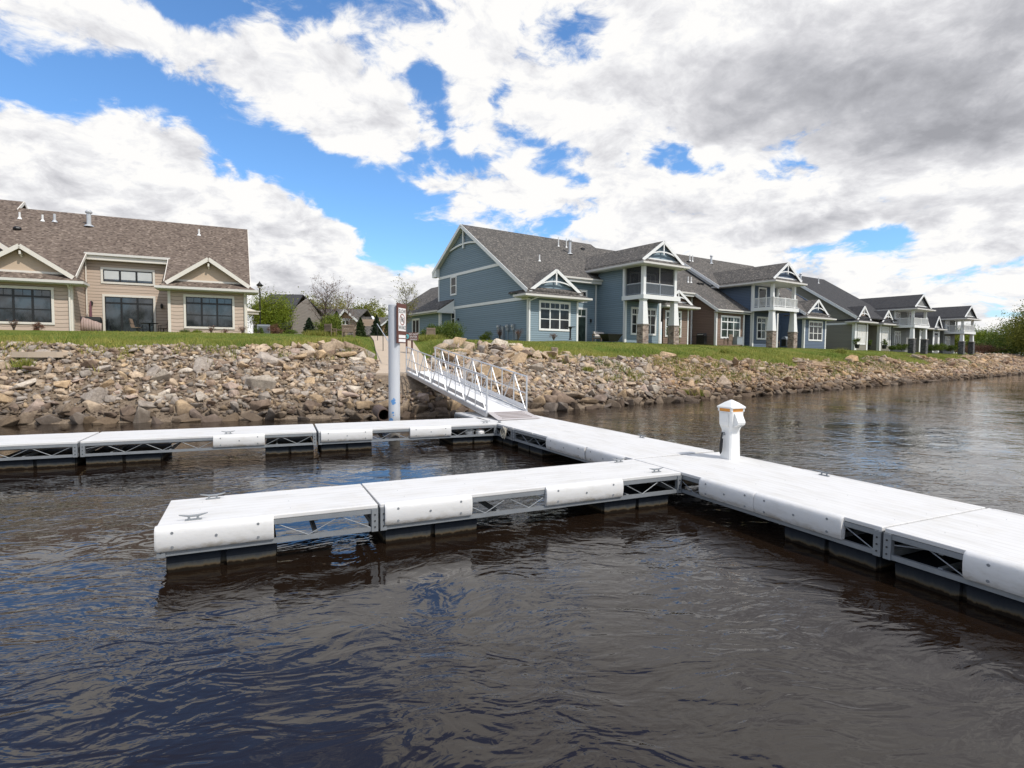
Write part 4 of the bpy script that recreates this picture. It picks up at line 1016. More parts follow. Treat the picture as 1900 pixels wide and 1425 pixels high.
    def column(s, u_, w_, ztop, base=.34, zb=1.38, tw=.31, tt=.21, stone='stone'):
        c = MB(); c.loft([[(u_ + a * tw, w_ + b * tw, zb + .08) for a, b in ((-1, -1), (1, -1), (1, 1), (-1, 1))], [(u_ + a * tt, w_ + b * tt, ztop) for a, b in ((-1, -1), (1, -1), (1, 1), (-1, 1))]])
        c.box(u_ - tt - .05, u_ + tt + .05, w_ - tt - .05, w_ + tt + .05, ztop - .10, ztop - .002)
        co = c.build('column', s.trim, s.g)
        b_ = MB(); b_.box(u_ - base, u_ + base, w_ - base, w_ + base, -.6, zb); b_.build('stone_base', M[stone], co)
        k_ = MB(); k_.box(u_ - base - .05, u_ + base + .05, w_ - base - .05, w_ + base + .05, zb + .001, zb + .079); k_.build('base_cap', M['abut'], co)
        return co
    def railing(s, pts, zb, h=.95, m_=None, shade_or_gap=.13, name='balcony_railing'):
        mb = MB(); m_ = m_ or s.trim
        for a, b in zip(pts[:-1], pts[1:]):
            a = Vector((*a, 0)); b = Vector((*b, 0)); L = (b - a).length; n = max(1, int(L / shade_or_gap))
            mb.bar(a + Vector((0, 0, zb + h)), b + Vector((0, 0, zb + h)), .06, .06); mb.bar(a + Vector((0, 0, zb + .12)), b + Vector((0, 0, zb + .12)), .05, .05)
            for i in range(1, n):
                p = a.lerp(b, i / n); mb.bar(p + Vector((0, 0, zb + .12)), p + Vector((0, 0, zb + h)), .035, .035)
            nm = max(1, int(round(L / 1.9)))
            for i in range(nm + 1):
                p = a.lerp(b, i / nm); mb.bar(p + Vector((0, 0, zb + .02)), p + Vector((0, 0, zb + h + .08)), .09, .09)
        return mb.build(name, m_, s.g)
    def lantern(s, x, y, z):
        mb = MB(); mb.bar((x, y, z + .10), (x, y - .12, z + .14), .03, .03); mb.lathe([(.03, -.18), (.075, -.13), (.085, .06), (.10, .07), (.02, .16)], 8, (x, y - .14, z)); return mb.build('wall_lantern', M['black'], s.g)
    def porch(s, u0, u1, wf, wb, wall, screened=False, ze=6.45, zf=3.9, stone='stone', wback=7.5, rail=True, name='porch_roof', right=True, bigcol=True, tt=.21, bracket=True):
        """two-storey covered balcony on stone-footed columns"""
        tr = s.trim
        fl = MB(); fl.box(u0, u1, wf, wb - .002, zf - .36, zf - .0); fl.build('balcony_beam', tr, s.g)
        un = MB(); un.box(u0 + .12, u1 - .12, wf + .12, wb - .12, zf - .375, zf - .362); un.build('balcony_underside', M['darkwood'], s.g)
        for u_ in (u0 + .38, u1 - .38):
            s.column(u_, wf + .38, zf - .362, stone=stone, tt=tt, tw=.33 if bigcol else .24)
            c = MB(); c.box(u_ - .15, u_ + .15, wf + .23, wf + .53, zf + .002, ze - .17); c.build('upper_post', tr, s.g)
        for u_ in (u0 + .08, u1 - .24):
            c = MB(); c.box(u_, u_ + .16, wb - .20, wb - .01, zf + .002, ze - .17); c.build('wall_post', tr, s.g)
        if screened:
            sc_ = MB(); sc_.box(u0 + .55, u1 - .55, wf + .36, wf + .38, zf + .03, ze - .18); sc_.box(u0 + .36, u0 + .38, wf + .55, wb - .2, zf + .03, ze - .18); sc_.box(u1 - .38, u1 - .36, wf + .55, wb - .2, zf + .03, ze - .18); sc_.build('insect_screen', M['screen'], s.g)
            md = MB(); um = (u0 + u1) / 2; md.box(um - .03, um + .03, wf + .33, wf + .41, zf + .02, ze - .18); md.bar((u0 + .5, wf + .37, zf + 1.0), (u1 - .5, wf + .37, zf + 1.0), .05, .06); md.bar((u0 + .37, wf + .5, zf + 1.0), (u0 + .37, wb - .2, zf + 1.0), .05, .06); md.build('screen_frame', M['gutter'], s.g)
            s.railing([(u0 + .30, wb - .2), (u0 + .30, wf + .30), (u1 - .3, wf + .30), (u1 - .3, wb - .2)], zf, .95, M['steel'], .12)
        elif rail: s.railing([(u0 + .15, wb - .2), (u0 + .15, wf + .15), (u1 - .15, wf + .15), (u1 - .15, wb - .2)], zf)
        um = (u0 + u1) / 2; half = (u1 - u0) / 2 + .08
        s.caproof(u0 - .55, u1 + .55, wf - .42, ze, um - half, um + half, wf + .15, ze + .40, ze + .40 + half * .68, wback, wall, name=name, bracket=bracket)
def screen_mat():
    m_, t, b = mat('dark_insect_screen'); b.inputs['Base Color'].default_value = (.03, .03, .035, 1); b.inputs['Roughness'].default_value = .6
    tr = t.node('ShaderNodeBsdfTransparent'); ms = t.node('ShaderNodeMixShader'); ms.inputs[0].default_value = .55
    t.l.new(tr.outputs[0], ms.inputs[1]); t.l.new(b.outputs[0], ms.inputs[2]); t.l.new(ms.outputs[0], t.n['Material Output'].inputs[0]); return m_
M['screen'] = screen_mat()
HU = dirv2(56.0); HV = dirv2(-34.0); HO = Vector((1.232, 43.822, ZG)); HRZ = R(34.0)
def HW(u_, w_, z=0.0): return HO + HU * u_ + HV * w_ + Vector((0, 0, z))
def zm(w_, dz=0.0): return 3.89 + .647 * (w_ + .36) + dz
RW = 10.16
def zland(w_, dz=0.0): return zm(RW, dz) - .633 * (w_ - RW)

# ---- the blue house with the big gable
g = thing('blue_townhouse', 'blue end house with big white-trimmed gable and screened upper porch', 'house', HO, HRZ)
H = HB(g, 'blue', 'roof_grey')
T_ = .16
H.wall([([(0, 0, -.5), (0, 15.4, -.5), (0, 15.4, zland(15.4) - T_), (0, RW, zm(RW) - T_), (0, 0, zm(0) - T_)], (1, 0, 0))])
H.fwall(.16, 5.0, 0, -.5, 3.3); H.cheek(5.0, .16, 2.9, zm, -1); H.fwall(5.0, 9.9, 2.9, -.5, 5.75)
H.swall(9.9, -.5, 2.9, -.5, 6.4, 1); H.fwall(9.9 + .16, 14.4, -.5, -.5, 6.4); H.swall(14.4, -.34, 5, -.5, 6.4, -1)
H.wall([([(15.2, 2.9, -.5), (15.2, 15.4, -.5), (15.2, 15.4, zland(15.4) - T_), (15.2, RW, zm(RW) - T_), (15.2, 2.9, zm(2.9) - T_)], (-1, 0, 0))])
H.roof([[(-.4, -.36, zm(-.36)), (5.3, -.36, zm(-.36)), (5.3, RW, zm(RW)), (-.4, RW, zm(RW))], [(5.3, 2.35, zm(2.35)), (15.4, 2.35, zm(2.35)), (15.4, RW, zm(RW)), (5.3, RW, zm(RW))],
        [(-.4, RW, zm(RW)), (15.4, RW, zm(RW)), (15.4, 16.0, zland(16.0)), (-.4, 16.0, zland(16.0))]])
rk = MB()
rk.bar((-.43, -.40, zm(-.40) - .14), (-.43, RW + .05, zm(RW) - .12), .05, .30); rk.bar((-.43, 16.0, zland(16) - .14), (-.43, RW, zm(RW) - .12), .05, .30)
rk.build('rake_board', H.trim, g)
sf = MB(); sf.bar((-.22, -.30, zm(-.30) - .21), (-.22, RW, zm(RW) - .21), .42, .03); sf.bar((-.22, 15.9, zland(15.9) - .21), (-.22, RW, zm(RW) - .21), .42, .03); sf.build('soffit', M['soffit'], g)
# return at the land-side eave, rope trims and bands on the gable
H.trims([(-.035, -.004, .02, 12.3, 3.12, 3.36), (-.037, -.004, 4.05, 15.3, 6.22, 6.46), (-.05, .0, -.05, .16, -.3, 3.12), (-.05, .16, -.05, -.004, -.3, 3.2), (4.86, 5.04, -.04, -.003, -.3, 3.2), (-.045, .002, 15.25, 15.44, 3.9, 6.22)], 'trim')
rt = MB(); rt.slab([(-.42, 15.2, 6.46), (-.42, 16.05, 6.46), (-.42, 16.05, 6.95), (-.42, 15.2, 7.45)], (.40, 0, 0)); rt.build('eave_return', H.trim, g)
br = MB(); br.box(-.20, -.06, RW - .08, RW + .08, 8.55, 10.45)
pts = [(-.12, RW + 2.65 * x, 8.66 + .30 * (1 - x * x)) for x in np.linspace(-1, 1, 11)]
for a, b in zip(pts[:-1], pts[1:]): br.bar(tuple(map(float, a)), tuple(map(float, b)), .09, .15)
br.build('gable_bracket', H.trim, g)
H.caproof(-.8, 5.8, -.75, 3.42, 0.0, 5.0, -.10, 3.90, 5.60, 2.6, M['blue'], side_back=.9)
H.window('f', 0, 1.12, 4.08, .85, 2.98); H.window('f', 2.9, 7.35, 8.45, .02, 2.95, 1, .22, False, name='patio_door', glass=M['glass_green']); H.window('f', 2.9, 7.55, 8.45, 3.65, 4.55, 1, 0, False)
H.window('f', -.5, 10.75, 12.0, .75, 2.95, 2); H.window('f', -.5, 12.45, 13.75, .75, 2.95, 2); H.window('f', -.5, 10.5, 11.5, 3.95, 6.0, 1, 0, False, name='balcony_door'); H.window('f', -.5, 12.4, 13.6, 4.6, 6.0, 2, 0)
H.window('s', 0, 11.75, 12.75, 4.55, 6.15, 1, 0, True); H.window('s', 0, 12.0, 12.62, 1.5, 2.95, 1, 0, True)
H.trims([(9.86, 9.9 + .0, -.55, -.34, -.3, 6.4), (9.86, 10.1, -.548, -.503, -.3, 6.4), (14.2, 14.44, -.548, -.503, -.3, 6.4)], 'corner_trim')
H.gutter([(5.35, 2.30, zm(2.35) - .08), (9.9, 2.30, zm(2.35) - .08)]); sf = MB(); sf.box(5.3, 9.85, 2.36, 2.9, zm(2.35) - .42, zm(2.35) - .16); sf.build('soffit', M['soffit'], g)
dp = MB(); dp.bar((9.55, 2.82, .0), (9.55, 2.82, 5.4), .09, .08); dp.build('downspout', H.trim, g)
dp = MB(); dp.bar((.02, -.06, .0), (.02, -.06, 3.0), .09, .07); dp.bar((.02, -.10, 3.0), (.5, -.7, 3.28), .08, .08); dp.build('downspout', H.trim, g)
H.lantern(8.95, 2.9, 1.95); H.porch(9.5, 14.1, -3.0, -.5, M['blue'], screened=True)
H.pipe(4.45, 4.6, zm(4.6), .55); H.pipe(9.9, 7.0, zm(7.0), 1.25, .13, 'vent'); H.pipe(9.6, 8.4, zm(8.4), .9, .05); H.pipe(10.6, 8.4, zm(8.4), .9, .05)
mb = MB(); mb.box(12.6, 12.95, 8.3, 8.6, zm(8.3) - .1, zm(8.6) + .05); mb.build('roof_vent', M['black'], g)
# lean-to and garage wing on the land side
gx0 = -1.25
H.wall([([(gx0, 12.7, -.5), (gx0, 25, -.5), (gx0, 25, 2.95), (gx0, 12.7, 2.95)], (1, 0, 0)), ([(gx0 + .16, 12.7, -.5), (0, 12.7, -.5), (0, 12.7, 2.95), (gx0 + .16, 12.7, 2.95)], (0, 1, 0)), ([(gx0 + .16, 25, -.5), (9, 25, -.5), (9, 25, 3), (4, 25, 6.1), (gx0 + .16, 25, 3)], (0, -1, 0))], name='garage_wall')
H.roof([[(gx0 - .5, 12.2, 2.98), (0.0, 12.2, 4.10), (0.0, 15.4, 4.10), (gx0 - .5, 15.4, 2.98)], [(gx0 - .5, 15.4, 2.98), (4.0, 15.4, 6.66), (4.0, 25.4, 6.66), (gx0 - .5, 25.4, 2.98)], [(4, 15.4, 6.66), (9.5, 15.4, 3.0), (9.5, 25.4, 3.0), (4, 25.4, 6.66)]], 'garage_roof')
pk = MB(); pk.slab([(gx0 - .52, 12.18, 2.72), (0.0, 12.18, 2.72), (0.0, 12.18, 3.96), (gx0 - .52, 12.18, 2.86)], (0, -.04, 0)); pk.box(gx0 - .45, 0, 12.2, 25.2, 2.74, 2.80); pk.box(gx0 - .05, gx0 + .17, 12.62, 12.86, -.4, 2.73); pk.build('eave_return', H.trim, g)
H.gutter([(gx0 - .54, 12.2, 2.90), (gx0 - .54, 25.4, 2.90)], name='garage_gutter')
H.window('s', gx0, 17.3, 18.9, 1.0, 2.35, 2, 0, False, name='garage_window')
mb = MB(); mb.box(gx0 - .03, gx0 - .002, 12.9, 25, -.4, .62); mb.build('stone_wainscot', M['stone'], g)
mb = MB(); mb.lathe([(.07, -.1), (.08, .08), (.03, .12)], 8, (-.1, 11.2, 2.1)); mb.build('wall_lantern', M['black'], g)

# ---- brown middle house
g = thing('brown_townhouse', 'brown middle house between the two blue houses', 'house', HO, HRZ)
H = HB(g, 'brown', 'roof_grey', glass='glass_green'); dz = -.85
H.fwall(15.4, 18.9, 0, -.5, 3.3); H.cheek(18.9, .16, 2.9, lambda q: 3.5 + .1 * q, -1); H.fwall(18.9, 23.2, 2.9, -.5, 5.2)
H.wall([([(23.2, 0, -.5), (23.2, 2.9, -.5), (23.2, 2.9, zm(2.9, -.3) - T_), (23.2, 0, zm(0, -.3) - T_)], (1, 0, 0))], name='side_wall')
H.fwall(23.36, 27.9, 0, -.5, 3.3); H.cheek(27.9, .16, 3, lambda q: zm(q, -.3), -1)
H.roof([[(15.45, 2.35, zm(2.35, -.3)), (22.8, 2.35, zm(2.35, -.3)), (22.8, RW, zm(RW, -.3)), (15.45, RW, zm(RW, -.3))], [(22.8, -.45, zm(-.45, -.3)), (28.55, -.45, zm(-.45, -.3)), (28.55, RW, zm(RW, -.3)), (22.8, RW, zm(RW, -.3))],
        [(15.45, RW, zm(RW, -.3)), (28.55, RW, zm(RW, -.3)), (28.55, 16, zland(16, -.3)), (15.45, 16, zland(16, -.3))]])
mb = MB(); mb.bar((22.77, -.50, zm(-.5, -.3) - .13), (22.77, 2.3, zm(2.3, -.3) - .13), .05, .28); mb.build('rake_board', H.trim, g)
H.gutter([(22.8, -.50, zm(-.45, -.3) - .08), (28.5, -.50, zm(-.45, -.3) - .08)]); H.gutter([(16.0, 2.30, zm(2.35, -.3) - .08), (22.75, 2.30, zm(2.35, -.3) - .08)])
sf = MB(); sf.box(22.85, 28.5, -.42, 0, 3.22, 3.30); sf.box(18.9, 22.8, 2.36, 2.9, zm(2.35, -.3) - .4, zm(2.35, -.3) - .16); sf.build('soffit', M['soffit'], g)
H.caproof(14.9, 19.6, -.75, 3.42, 15.3, 18.9, -.10, 3.85, 5.0, 2.6, M['brown'], side_back=.9)
H.window('f', 0, 15.75, 17.8, .7, 2.95, 2); H.window('f', 0, 24.05, 27.1, .75, 2.85); H.window('f', 2.9, 19.6, 21.2, .02, 2.5, 2, .2, False, name='patio_door')
H.trims([(23.15, 23.2, -.05, .17, -.3, 3.2), (23.15, 23.36, -.05, -.003, -.3, 3.2), (27.7, 27.94, -.04, -.003, -.3, 3.2), (22.9, 23.1, 2.82, 2.89, -.3, 5.0), (18.8, 18.94, -.04, -.003, -.3, 3.2)], 'corner_trim')
for u_, w_ in ((24.5, 4.6), (25.0, 4.6), (20.2, 5.0)): H.pipe(u_, w_, zm(w_, -.3), .6)
for u_ in (25.9, 26.5): MB().box(u_, u_ + .32, 4.3, 4.6, zm(4.3, -.3) - .05, zm(4.6, -.3) + .05).build('roof_vent', M['black'], g)

# ---- second blue house
g = thing('blue_townhouse', 'dark blue house with open white-railed balcony at the end of its row', 'house', HO, HRZ)
H = HB(g, 'blue2', 'roof_grey'); dz = .45
H.swall(28.6, -.5, 4.5, -.5, 6.4, 1); H.fwall(28.76, 33.3, -.5, -.5, 6.4); H.swall(33.3, -.34, 2.9, -.5, 6.4, -1); H.fwall(33.3, 39.6, 2.9, -.5, 5.6)
H.cheek(39.6, 0, 2.9, zm, 1); H.fwall(39.76, 44.5, 0, -.5, 3.3)
H.wall([([(28.0, 4.0, 3), (28.0, 15.4, 3), (28.0, 15.4, zland(15.4, dz) - T_), (28.0, RW, zm(RW, dz) - T_), (28.0, 4.0, zm(4.0, dz) - T_)], (1, 0, 0)), ([(44.5, 0, -.5), (44.5, 15.4, -.5), (44.5, 15.4, zland(15.4, dz) - T_), (44.5, RW, zm(RW, dz) - T_), (44.5, 0, zm(0, dz) - T_)], (-1, 0, 0))])
H.roof([[(27.6, 2.9, zm(2.9, dz)), (39.2, 2.9, zm(2.9, dz)), (39.2, RW, zm(RW, dz)), (27.6, RW, zm(RW, dz))], [(39.2, -.36, zm(-.36, 0)), (44.9, -.36, zm(-.36, 0)), (44.9, RW, zm(RW, dz)), (39.2, RW, zm(RW, dz))], [(27.6, RW, zm(RW, dz)), (44.9, RW, zm(RW, dz)), (44.9, 16, zland(16, dz)), (27.6, 16, zland(16, dz))]])
mb = MB(); mb.bar((27.57, 2.9, zm(2.9, dz) - .14), (27.57, RW, zm(RW, dz) - .14), .05, .30); mb.bar((39.17, -.4, zm(-.4, 0) - .13), (39.17, 2.5, zm(2.5, .1) - .13), .05, .28); mb.bar((27.95, 4.2, zm(4.2, -.15) + .02), (27.95, RW, zm(RW, -.15) + .02), .05, .16); mb.build('rake_board', H.trim, g)
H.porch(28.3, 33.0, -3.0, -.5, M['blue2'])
H.caproof(38.8, 45.3, -.75, 3.42, 39.7, 44.4, -.10, 3.90, 5.62, 2.6, M['blue2'], side_back=.9)
H.window('f', 0, 40.7, 43.6, .85, 2.98); H.window('f', -.5, 29.5, 31.0, .75, 2.95, 2); H.window('f', -.5, 31.3, 32.5, .75, 2.95, 2); H.window('f', -.5, 29.6, 30.9, 3.95, 6.05, 1, 0, False, name='balcony_door'); H.window('f', 2.9, 35.6, 38.2, .02, 2.95, 2, .2, True, name='patio_door')
H.gutter([(33.5, 2.85, zm(2.9, dz) - .08), (39.1, 2.85, zm(2.9, dz) - .08)])
H.trims([(28.55, 28.6, -.55, -.3, -.3, 6.3), (28.55, 28.8, -.55, -.503, -.3, 6.3), (33.1, 33.34, -.55, -.503, -.3, 6.3), (39.55, 39.6, -.05, .2, -.3, 3.2), (39.55, 39.78, -.05, -.003, -.3, 3.2), (44.3, 44.54, -.04, -.003, -.3, 3.2)], 'corner_trim')
for u_, w_ in ((29.7, 8.6), (30.2, 8.6)): H.pipe(u_, w_, zm(w_, dz), .7)
H.pipe(34.0, 8.8, zm(8.8, dz), .9, .12, 'vent')
mb = MB(); mb.box(28.7, 29.0, 8.0, 8.3, zm(8.0, dz) - .1, zm(8.3, dz) + .06); mb.build('roof_vent', M['black'], g)

# ---- olive taupe house
g = thing('taupe_townhouse', 'olive taupe house with two small front gables and dark roof', 'house', HO, HRZ)
H = HB(g, 'taupe', 'roof_dark', glass='glass_green'); dz = .15; U0 = 51.7
H.wall([([(U0, 0, -.5), (U0, 15.4, -.5), (U0, 15.4, zland(15.4, dz) - T_), (U0, RW, zm(RW, dz) - T_), (U0, 0, zm(0, dz) - T_)], (1, 0, 0))])
H.fwall(U0 + .16, 55.2, 0, -.5, 3.3); H.cheek(55.2, .16, 1.6, zm, -1); H.fwall(55.2, 58.6, 1.6, -.5, 4.6); H.cheek(58.6, 0, 1.6, zm, 1); H.fwall(58.76, 61.9, 0, -.5, 3.3); H.cheek(61.9, .16, 3, zm, -1); H.fwall(61.9, 62.9, 2.9, -.5, 5.2)
H.roof([[(U0 - .4, -.36, zm(-.36, dz)), (63.4, -.36, zm(-.36, dz)), (63.4, RW, zm(RW, dz)), (U0 - .4, RW, zm(RW, dz))], [(U0 - .4, RW, zm(RW, dz)), (63.4, RW, zm(RW, dz)), (63.4, 16, zland(16, dz)), (U0 - .4, 16, zland(16, dz))]])
mb = MB(); mb.bar((U0 - .43, -.4, zm(-.4, dz) - .14), (U0 - .43, RW, zm(RW, dz) - .14), .05, .34); mb.bar((U0 - .43, 16, zland(16, dz) - .14), (U0 - .43, RW, zm(RW, dz) - .14), .05, .34); mb.build('rake_board', H.trim, g)
H.trims([(U0 - .04, U0 - .004, .02, 15, 3.1, 3.34), (U0 - .05, U0, -.05, .3, -.3, 3.2), (U0 - .05, U0 + .5, -.05, -.003, -.3, 3.2), (54.9, 55.24, -.04, -.003, -.3, 3.2), (58.55, 59.05, -.05, -.003, -.3, 3.2), (58.55, 58.6, -.05, .3, -.3, 3.2), (61.7, 61.94, -.04, -.003, -.3, 3.2)], 'corner_trim')
H.caproof(51.0, 56.2, -.75, 3.42, 51.8, 55.2, -.10, 3.85, 5.5, 2.4, M['tan'], side_back=.9); H.caproof(57.8, 62.9, -.75, 3.36, 58.7, 61.9, -.10, 3.8, 5.3, 2.4, M['tan'], side_back=.9)
H.window('f', 0, 52.5, 54.5, .6, 2.95, 3, .24, True, glass=M['lace']); H.window('f', 0, 59.4, 61.3, .6, 2.95, 3, .24, True, glass=M['lace']); H.window('f', 1.6, 56.4, 57.6, .02, 2.9, 1, .24, True, name='patio_door')
H.pipe(53.6, 8.4, zm(8.4, dz), .9, .13, 'vent'); H.pipe(51.9, 8.2, zm(8.2, dz), .6); H.pipe(58.5, 8.4, zm(8.4, dz), .8, .06)
mb = MB(); mb.box(51.55, 51.66, 8.9, 9.4, 2.9, 3.0); mb.build('wall_lantern', M['white'], g)

def grey_house(label, U, w0, zs, wall, uend, stone, second=True, bays=(), glass='glass', wback=9.0):
    """farther grey houses: a long cross roof ending in the balcony gable, small bays to its left"""
    g = thing('grey_townhouse', label, 'house', HO, HRZ); H = HB(g, wall, 'roof_dark', glass=glass)
    H.swall(U, w0, w0 + 6, -.5, 6.4 * zs, 1); H.fwall(U + .16, U + 4.6, w0, -.5, 6.4 * zs)
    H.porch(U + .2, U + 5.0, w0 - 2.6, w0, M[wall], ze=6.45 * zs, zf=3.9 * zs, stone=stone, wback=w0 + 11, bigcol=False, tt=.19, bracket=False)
    H.window('f', w0, U + .8, U + 2.5, .4, 2.9 * zs, 3, .2, False, muntin=False); H.window('f', w0, U + 1.0, U + 2.1, 4.0 * zs, 6.0 * zs, 1, 0, False, name='balcony_door')
    # long roof to the left of the porch, over the bays
    return g, H
g, H = grey_house('grey house with white balcony and stone-footed posts beyond the taupe house', 62.4, 0.0, .85, 'greys', 0, 'stone_dark')
H.roof([[(67.8, -.6, 3.25), (80.0, -.6, 3.25), (80.0, 8.0, 7.9), (67.8, 8.0, 7.9)], [(67.8, 8, 7.9), (80.0, 8, 7.9), (80.0, 15, 4), (67.8, 15, 4)]], 'roof')
H.fwall(67.5, 70.4, 0.4, -.5, 3.1); H.fwall(70.4, 80.2, 1.0, -.5, 3.2); H.fwall(70.8, 73.2, -.2, -.5, 3.1); H.swall(70.8, -.04, 1.0, -.5, 3.1, 1); H.fwall(75.6, 78.0, -.2, -.5, 3.1); H.swall(75.6, -.04, 1.0, -.5, 3.1, 1)
for a in (70.4, 75.2): H.caproof(a - .3, a + 3.3, -.95, 3.2, a + .2, a + 2.9, -.3, 3.5, 5.2, 4.0, M['greys'], side_back=1.2, bracket=False)
for a in (70.8, 75.6):
    H.trims([(a - .05, a + .4, -.25, -.203, -.3, 3.0), (a + 1.95, a + 2.45, -.25, -.203, -.3, 3.0)], 'corner_trim')
    H.window('f', -.2, a + .5, a + 1.85, .5, 2.7, 1, 0, False)
g, H = grey_house('farthest grey house with an open balcony at the end of the row', 80.2, 0.0, .76, 'greys', 0, 'stone_dark')

# ---- tan house at the left
AO = Vector((-18.008, 38.265, ZG)); ARZ = R(90 - 64.25)
g = thing('tan_house', 'tan house with brown shingle roof and dark framed windows', 'house', AO, ARZ)
H = HB(g, 'tan', 'roof_brown', trim='cream', frame='blackframe', glass='glass_tan'); za = lambda w_: 2.953 + .647 * (w_ + .5)
RA = 8.52
H.fwall(-4.53, 0, 0, -.5, 2.9, M['tanshake']); H.cheek(-4.53, .16, 3.5, za, 1); H.fwall(-9.55, -4.53, 3.5, -.5, 5.3); H.cheek(-9.55, .16, 3.5, za, -1); H.fwall(-16, -9.55, 0, -.5, 2.9, M['tanshake'])
H.wall([([(0, 0.16, -.5), (0, 14, -.5), (0, 14, za(3.0) - T_), (0, RA, za(RA) - T_), (0, .16, za(.16) - T_)], (-1, 0, 0))], M['tan'])
H.roof([[(-4.75, .0, za(0)), (.25, .0, za(0)), (.25, RA, za(RA)), (-4.75, RA, za(RA))], [(-9.35, 3.05, za(3.05)), (-4.75, 3.05, za(3.05)), (-4.75, RA, za(RA)), (-9.35, RA, za(RA))], [(-17, 0, za(0)), (-9.35, 0, za(0)), (-9.35, RA, za(RA)), (-17, RA, za(RA))],
        [(-17, RA, za(RA)), (.25, RA, za(RA)), (.25, 15, za(RA) - .64 * (15 - RA)), (-17, 15, za(RA) - .64 * (15 - RA))]])
H.roof([[(-18, RA - .6, za(RA) - .35), (-14.2, RA - .6, za(RA) - .35), (-14.2, 9.7, 9.5), (-18, 9.7, 9.5)], [(-18, 9.7, 9.5), (-14.2, 9.7, 9.5), (-14.2, 13, 7.4), (-18, 13, 7.4)]], 'upper_roof')
mb = MB(); mb.bar((-14.17, RA - .3, za(RA) - .25), (-14.17, 9.7, 9.42), .05, .2); mb.bar((-14.17, 9.7, 9.42), (-14.17, 11.5, 8.3), .05, .2); mb.build('upper_rake', H.trim, g)
mb = MB(); mb.bar((.27, 0.0, za(0) - .12), (.27, RA, za(RA) - .12), .04, .22); mb.build('rake_board', H.trim, g)
mb = MB()
for x in (-9.33, -4.77): mb.bar((x, .2, za(.2) - .12), (x, 3.0, za(3.0) - .12), .04, .2)
mb.build('recess_rake', H.trim, g)
H.gutter([(-9.45, 3.0, za(3.05) - .06), (-4.65, 3.0, za(3.05) - .06)]); mb = MB(); mb.box(-9.4, -4.7, 3.06, 3.5, za(3.05) - .42, za(3.05) - .14); mb.build('frieze', M['cream'], g)
H.caproof(-5.15, .68, -.6, 2.95, -4.45, .05, .02, 3.40, 4.98, 3.2, M['tanpanel'], side_back=.9, bracket=False, hang=.36)
H.caproof(-15.2, -8.85, -.6, 2.95, -14.15, -9.5, .02, 3.40, 4.98, 3.2, M['tanpanel'], side_back=.9, bracket=False, hang=.36)
for uc in (-2.2, -11.82):
    mb = MB(); mb.box(uc - .05, uc + .05, -.30, .06, 4.42, 4.62); mb.bar((uc, -.28, 4.6), (uc, .04, 4.3), .09, .07); mb.build('gable_corbel', M['cream'], g)
# taller gable behind, cut by the picture's left edge
H.wall([([(-19.6, .9, 2.8), (-13.0, .9, 4.6), (-13.0, .9, 5.0), (-16.3, .9, 7.4), (-19.6, .9, 5.0)], (0, 1, 0))], M['barn'], 'rear_gable')
H.roof([[(-20.1, .5, 4.75), (-16.3, .5, 7.55), (-16.3, 7, 7.55), (-20.1, 7, 4.75)], [(-16.3, .5, 7.55), (-12.6, .5, 4.85), (-12.6, 7, 4.85), (-16.3, 7, 7.55)]], 'rear_gable_roof')
mb = MB(); mb.bar((-12.6, .47, 4.72), (-16.3, .47, 7.42), .05, .26); mb.build('rear_rake', H.trim, g)
H.window('f', 0, -3.55, -.85, .50, 2.42, 3, .21, True, tw=.13); H.window('f', 0, -13.15, -10.50, .52, 2.45, 3, .22, True, tw=.13)
H.window('f', 3.5, -8.55, -5.75, 3.48, 4.28, 3, 0, False, blind='yes', tw=.13); H.window('f', 3.5, -8.5, -5.75, .03, 2.50, 3, .17, False, tw=.13, name='patio_door', muntin=False)
for x in (-9.2, -5.25): H.lantern(x, 3.5, 2.0)
H.trims([(-4.56, -4.40, -.05, -.003, -.3, 2.8), (-.16, .03, -.05, -.003, -.3, 2.8), (-9.68, -9.52, -.05, -.003, -.3, 2.8), (-9.52, -9.47, -.05, .2, -.3, 2.8), (.003, .05, .0, .2, -.3, 2.8)], 'corner_trim')
dp = MB(); dp.bar((-.08, -.10, -.1), (-.08, -.10, 2.55), .09, .08); dp.bar((-.08, -.10, 2.55), (-.08, -.55, 2.82), .08, .08); dp.build('downspout', H.trim, g)
dp = MB(); dp.bar((-9.6, -.10, -.1), (-9.6, -.10, 2.55), .09, .08); dp.bar((-9.6, -.10, 2.55), (-9.6, -.55, 2.82), .08, .08); dp.build('downspout', H.trim, g)
dp = MB(); dp.bar((-9.46, 3.40, 0), (-9.46, 3.40, 4.9), .07, .07); dp.build('downspout', H.trim, g)
H.pipe(-13.72, 6.95, za(6.95), .42); H.pipe(-12.48, 6.9, za(6.9), .42); H.pipe(-11.83, 6.95, za(6.95), .52, .08, 'vent'); H.pipe(-9.86, 6.75, za(6.75), .95, .14, 'vent'); H.pipe(-3.09, 6.8, za(6.8), .45)
mb = MB(); mb.ball((-13.44, 5.35, za(5.35) + .08), .24, .2, .16); mb.build('roof_vent', M['black'], g)
mb = MB(); mb.box(.05, .9, 5.0, 5.9, 1.75, 1.95); mb.slab([(.05, 4.9, 1.95), (1.0, 4.9, 1.95), (1.0, 6, 1.95), (.05, 6, 2.25)], (0, 0, .06)); mb.build('side_canopy', M['cream'], g)

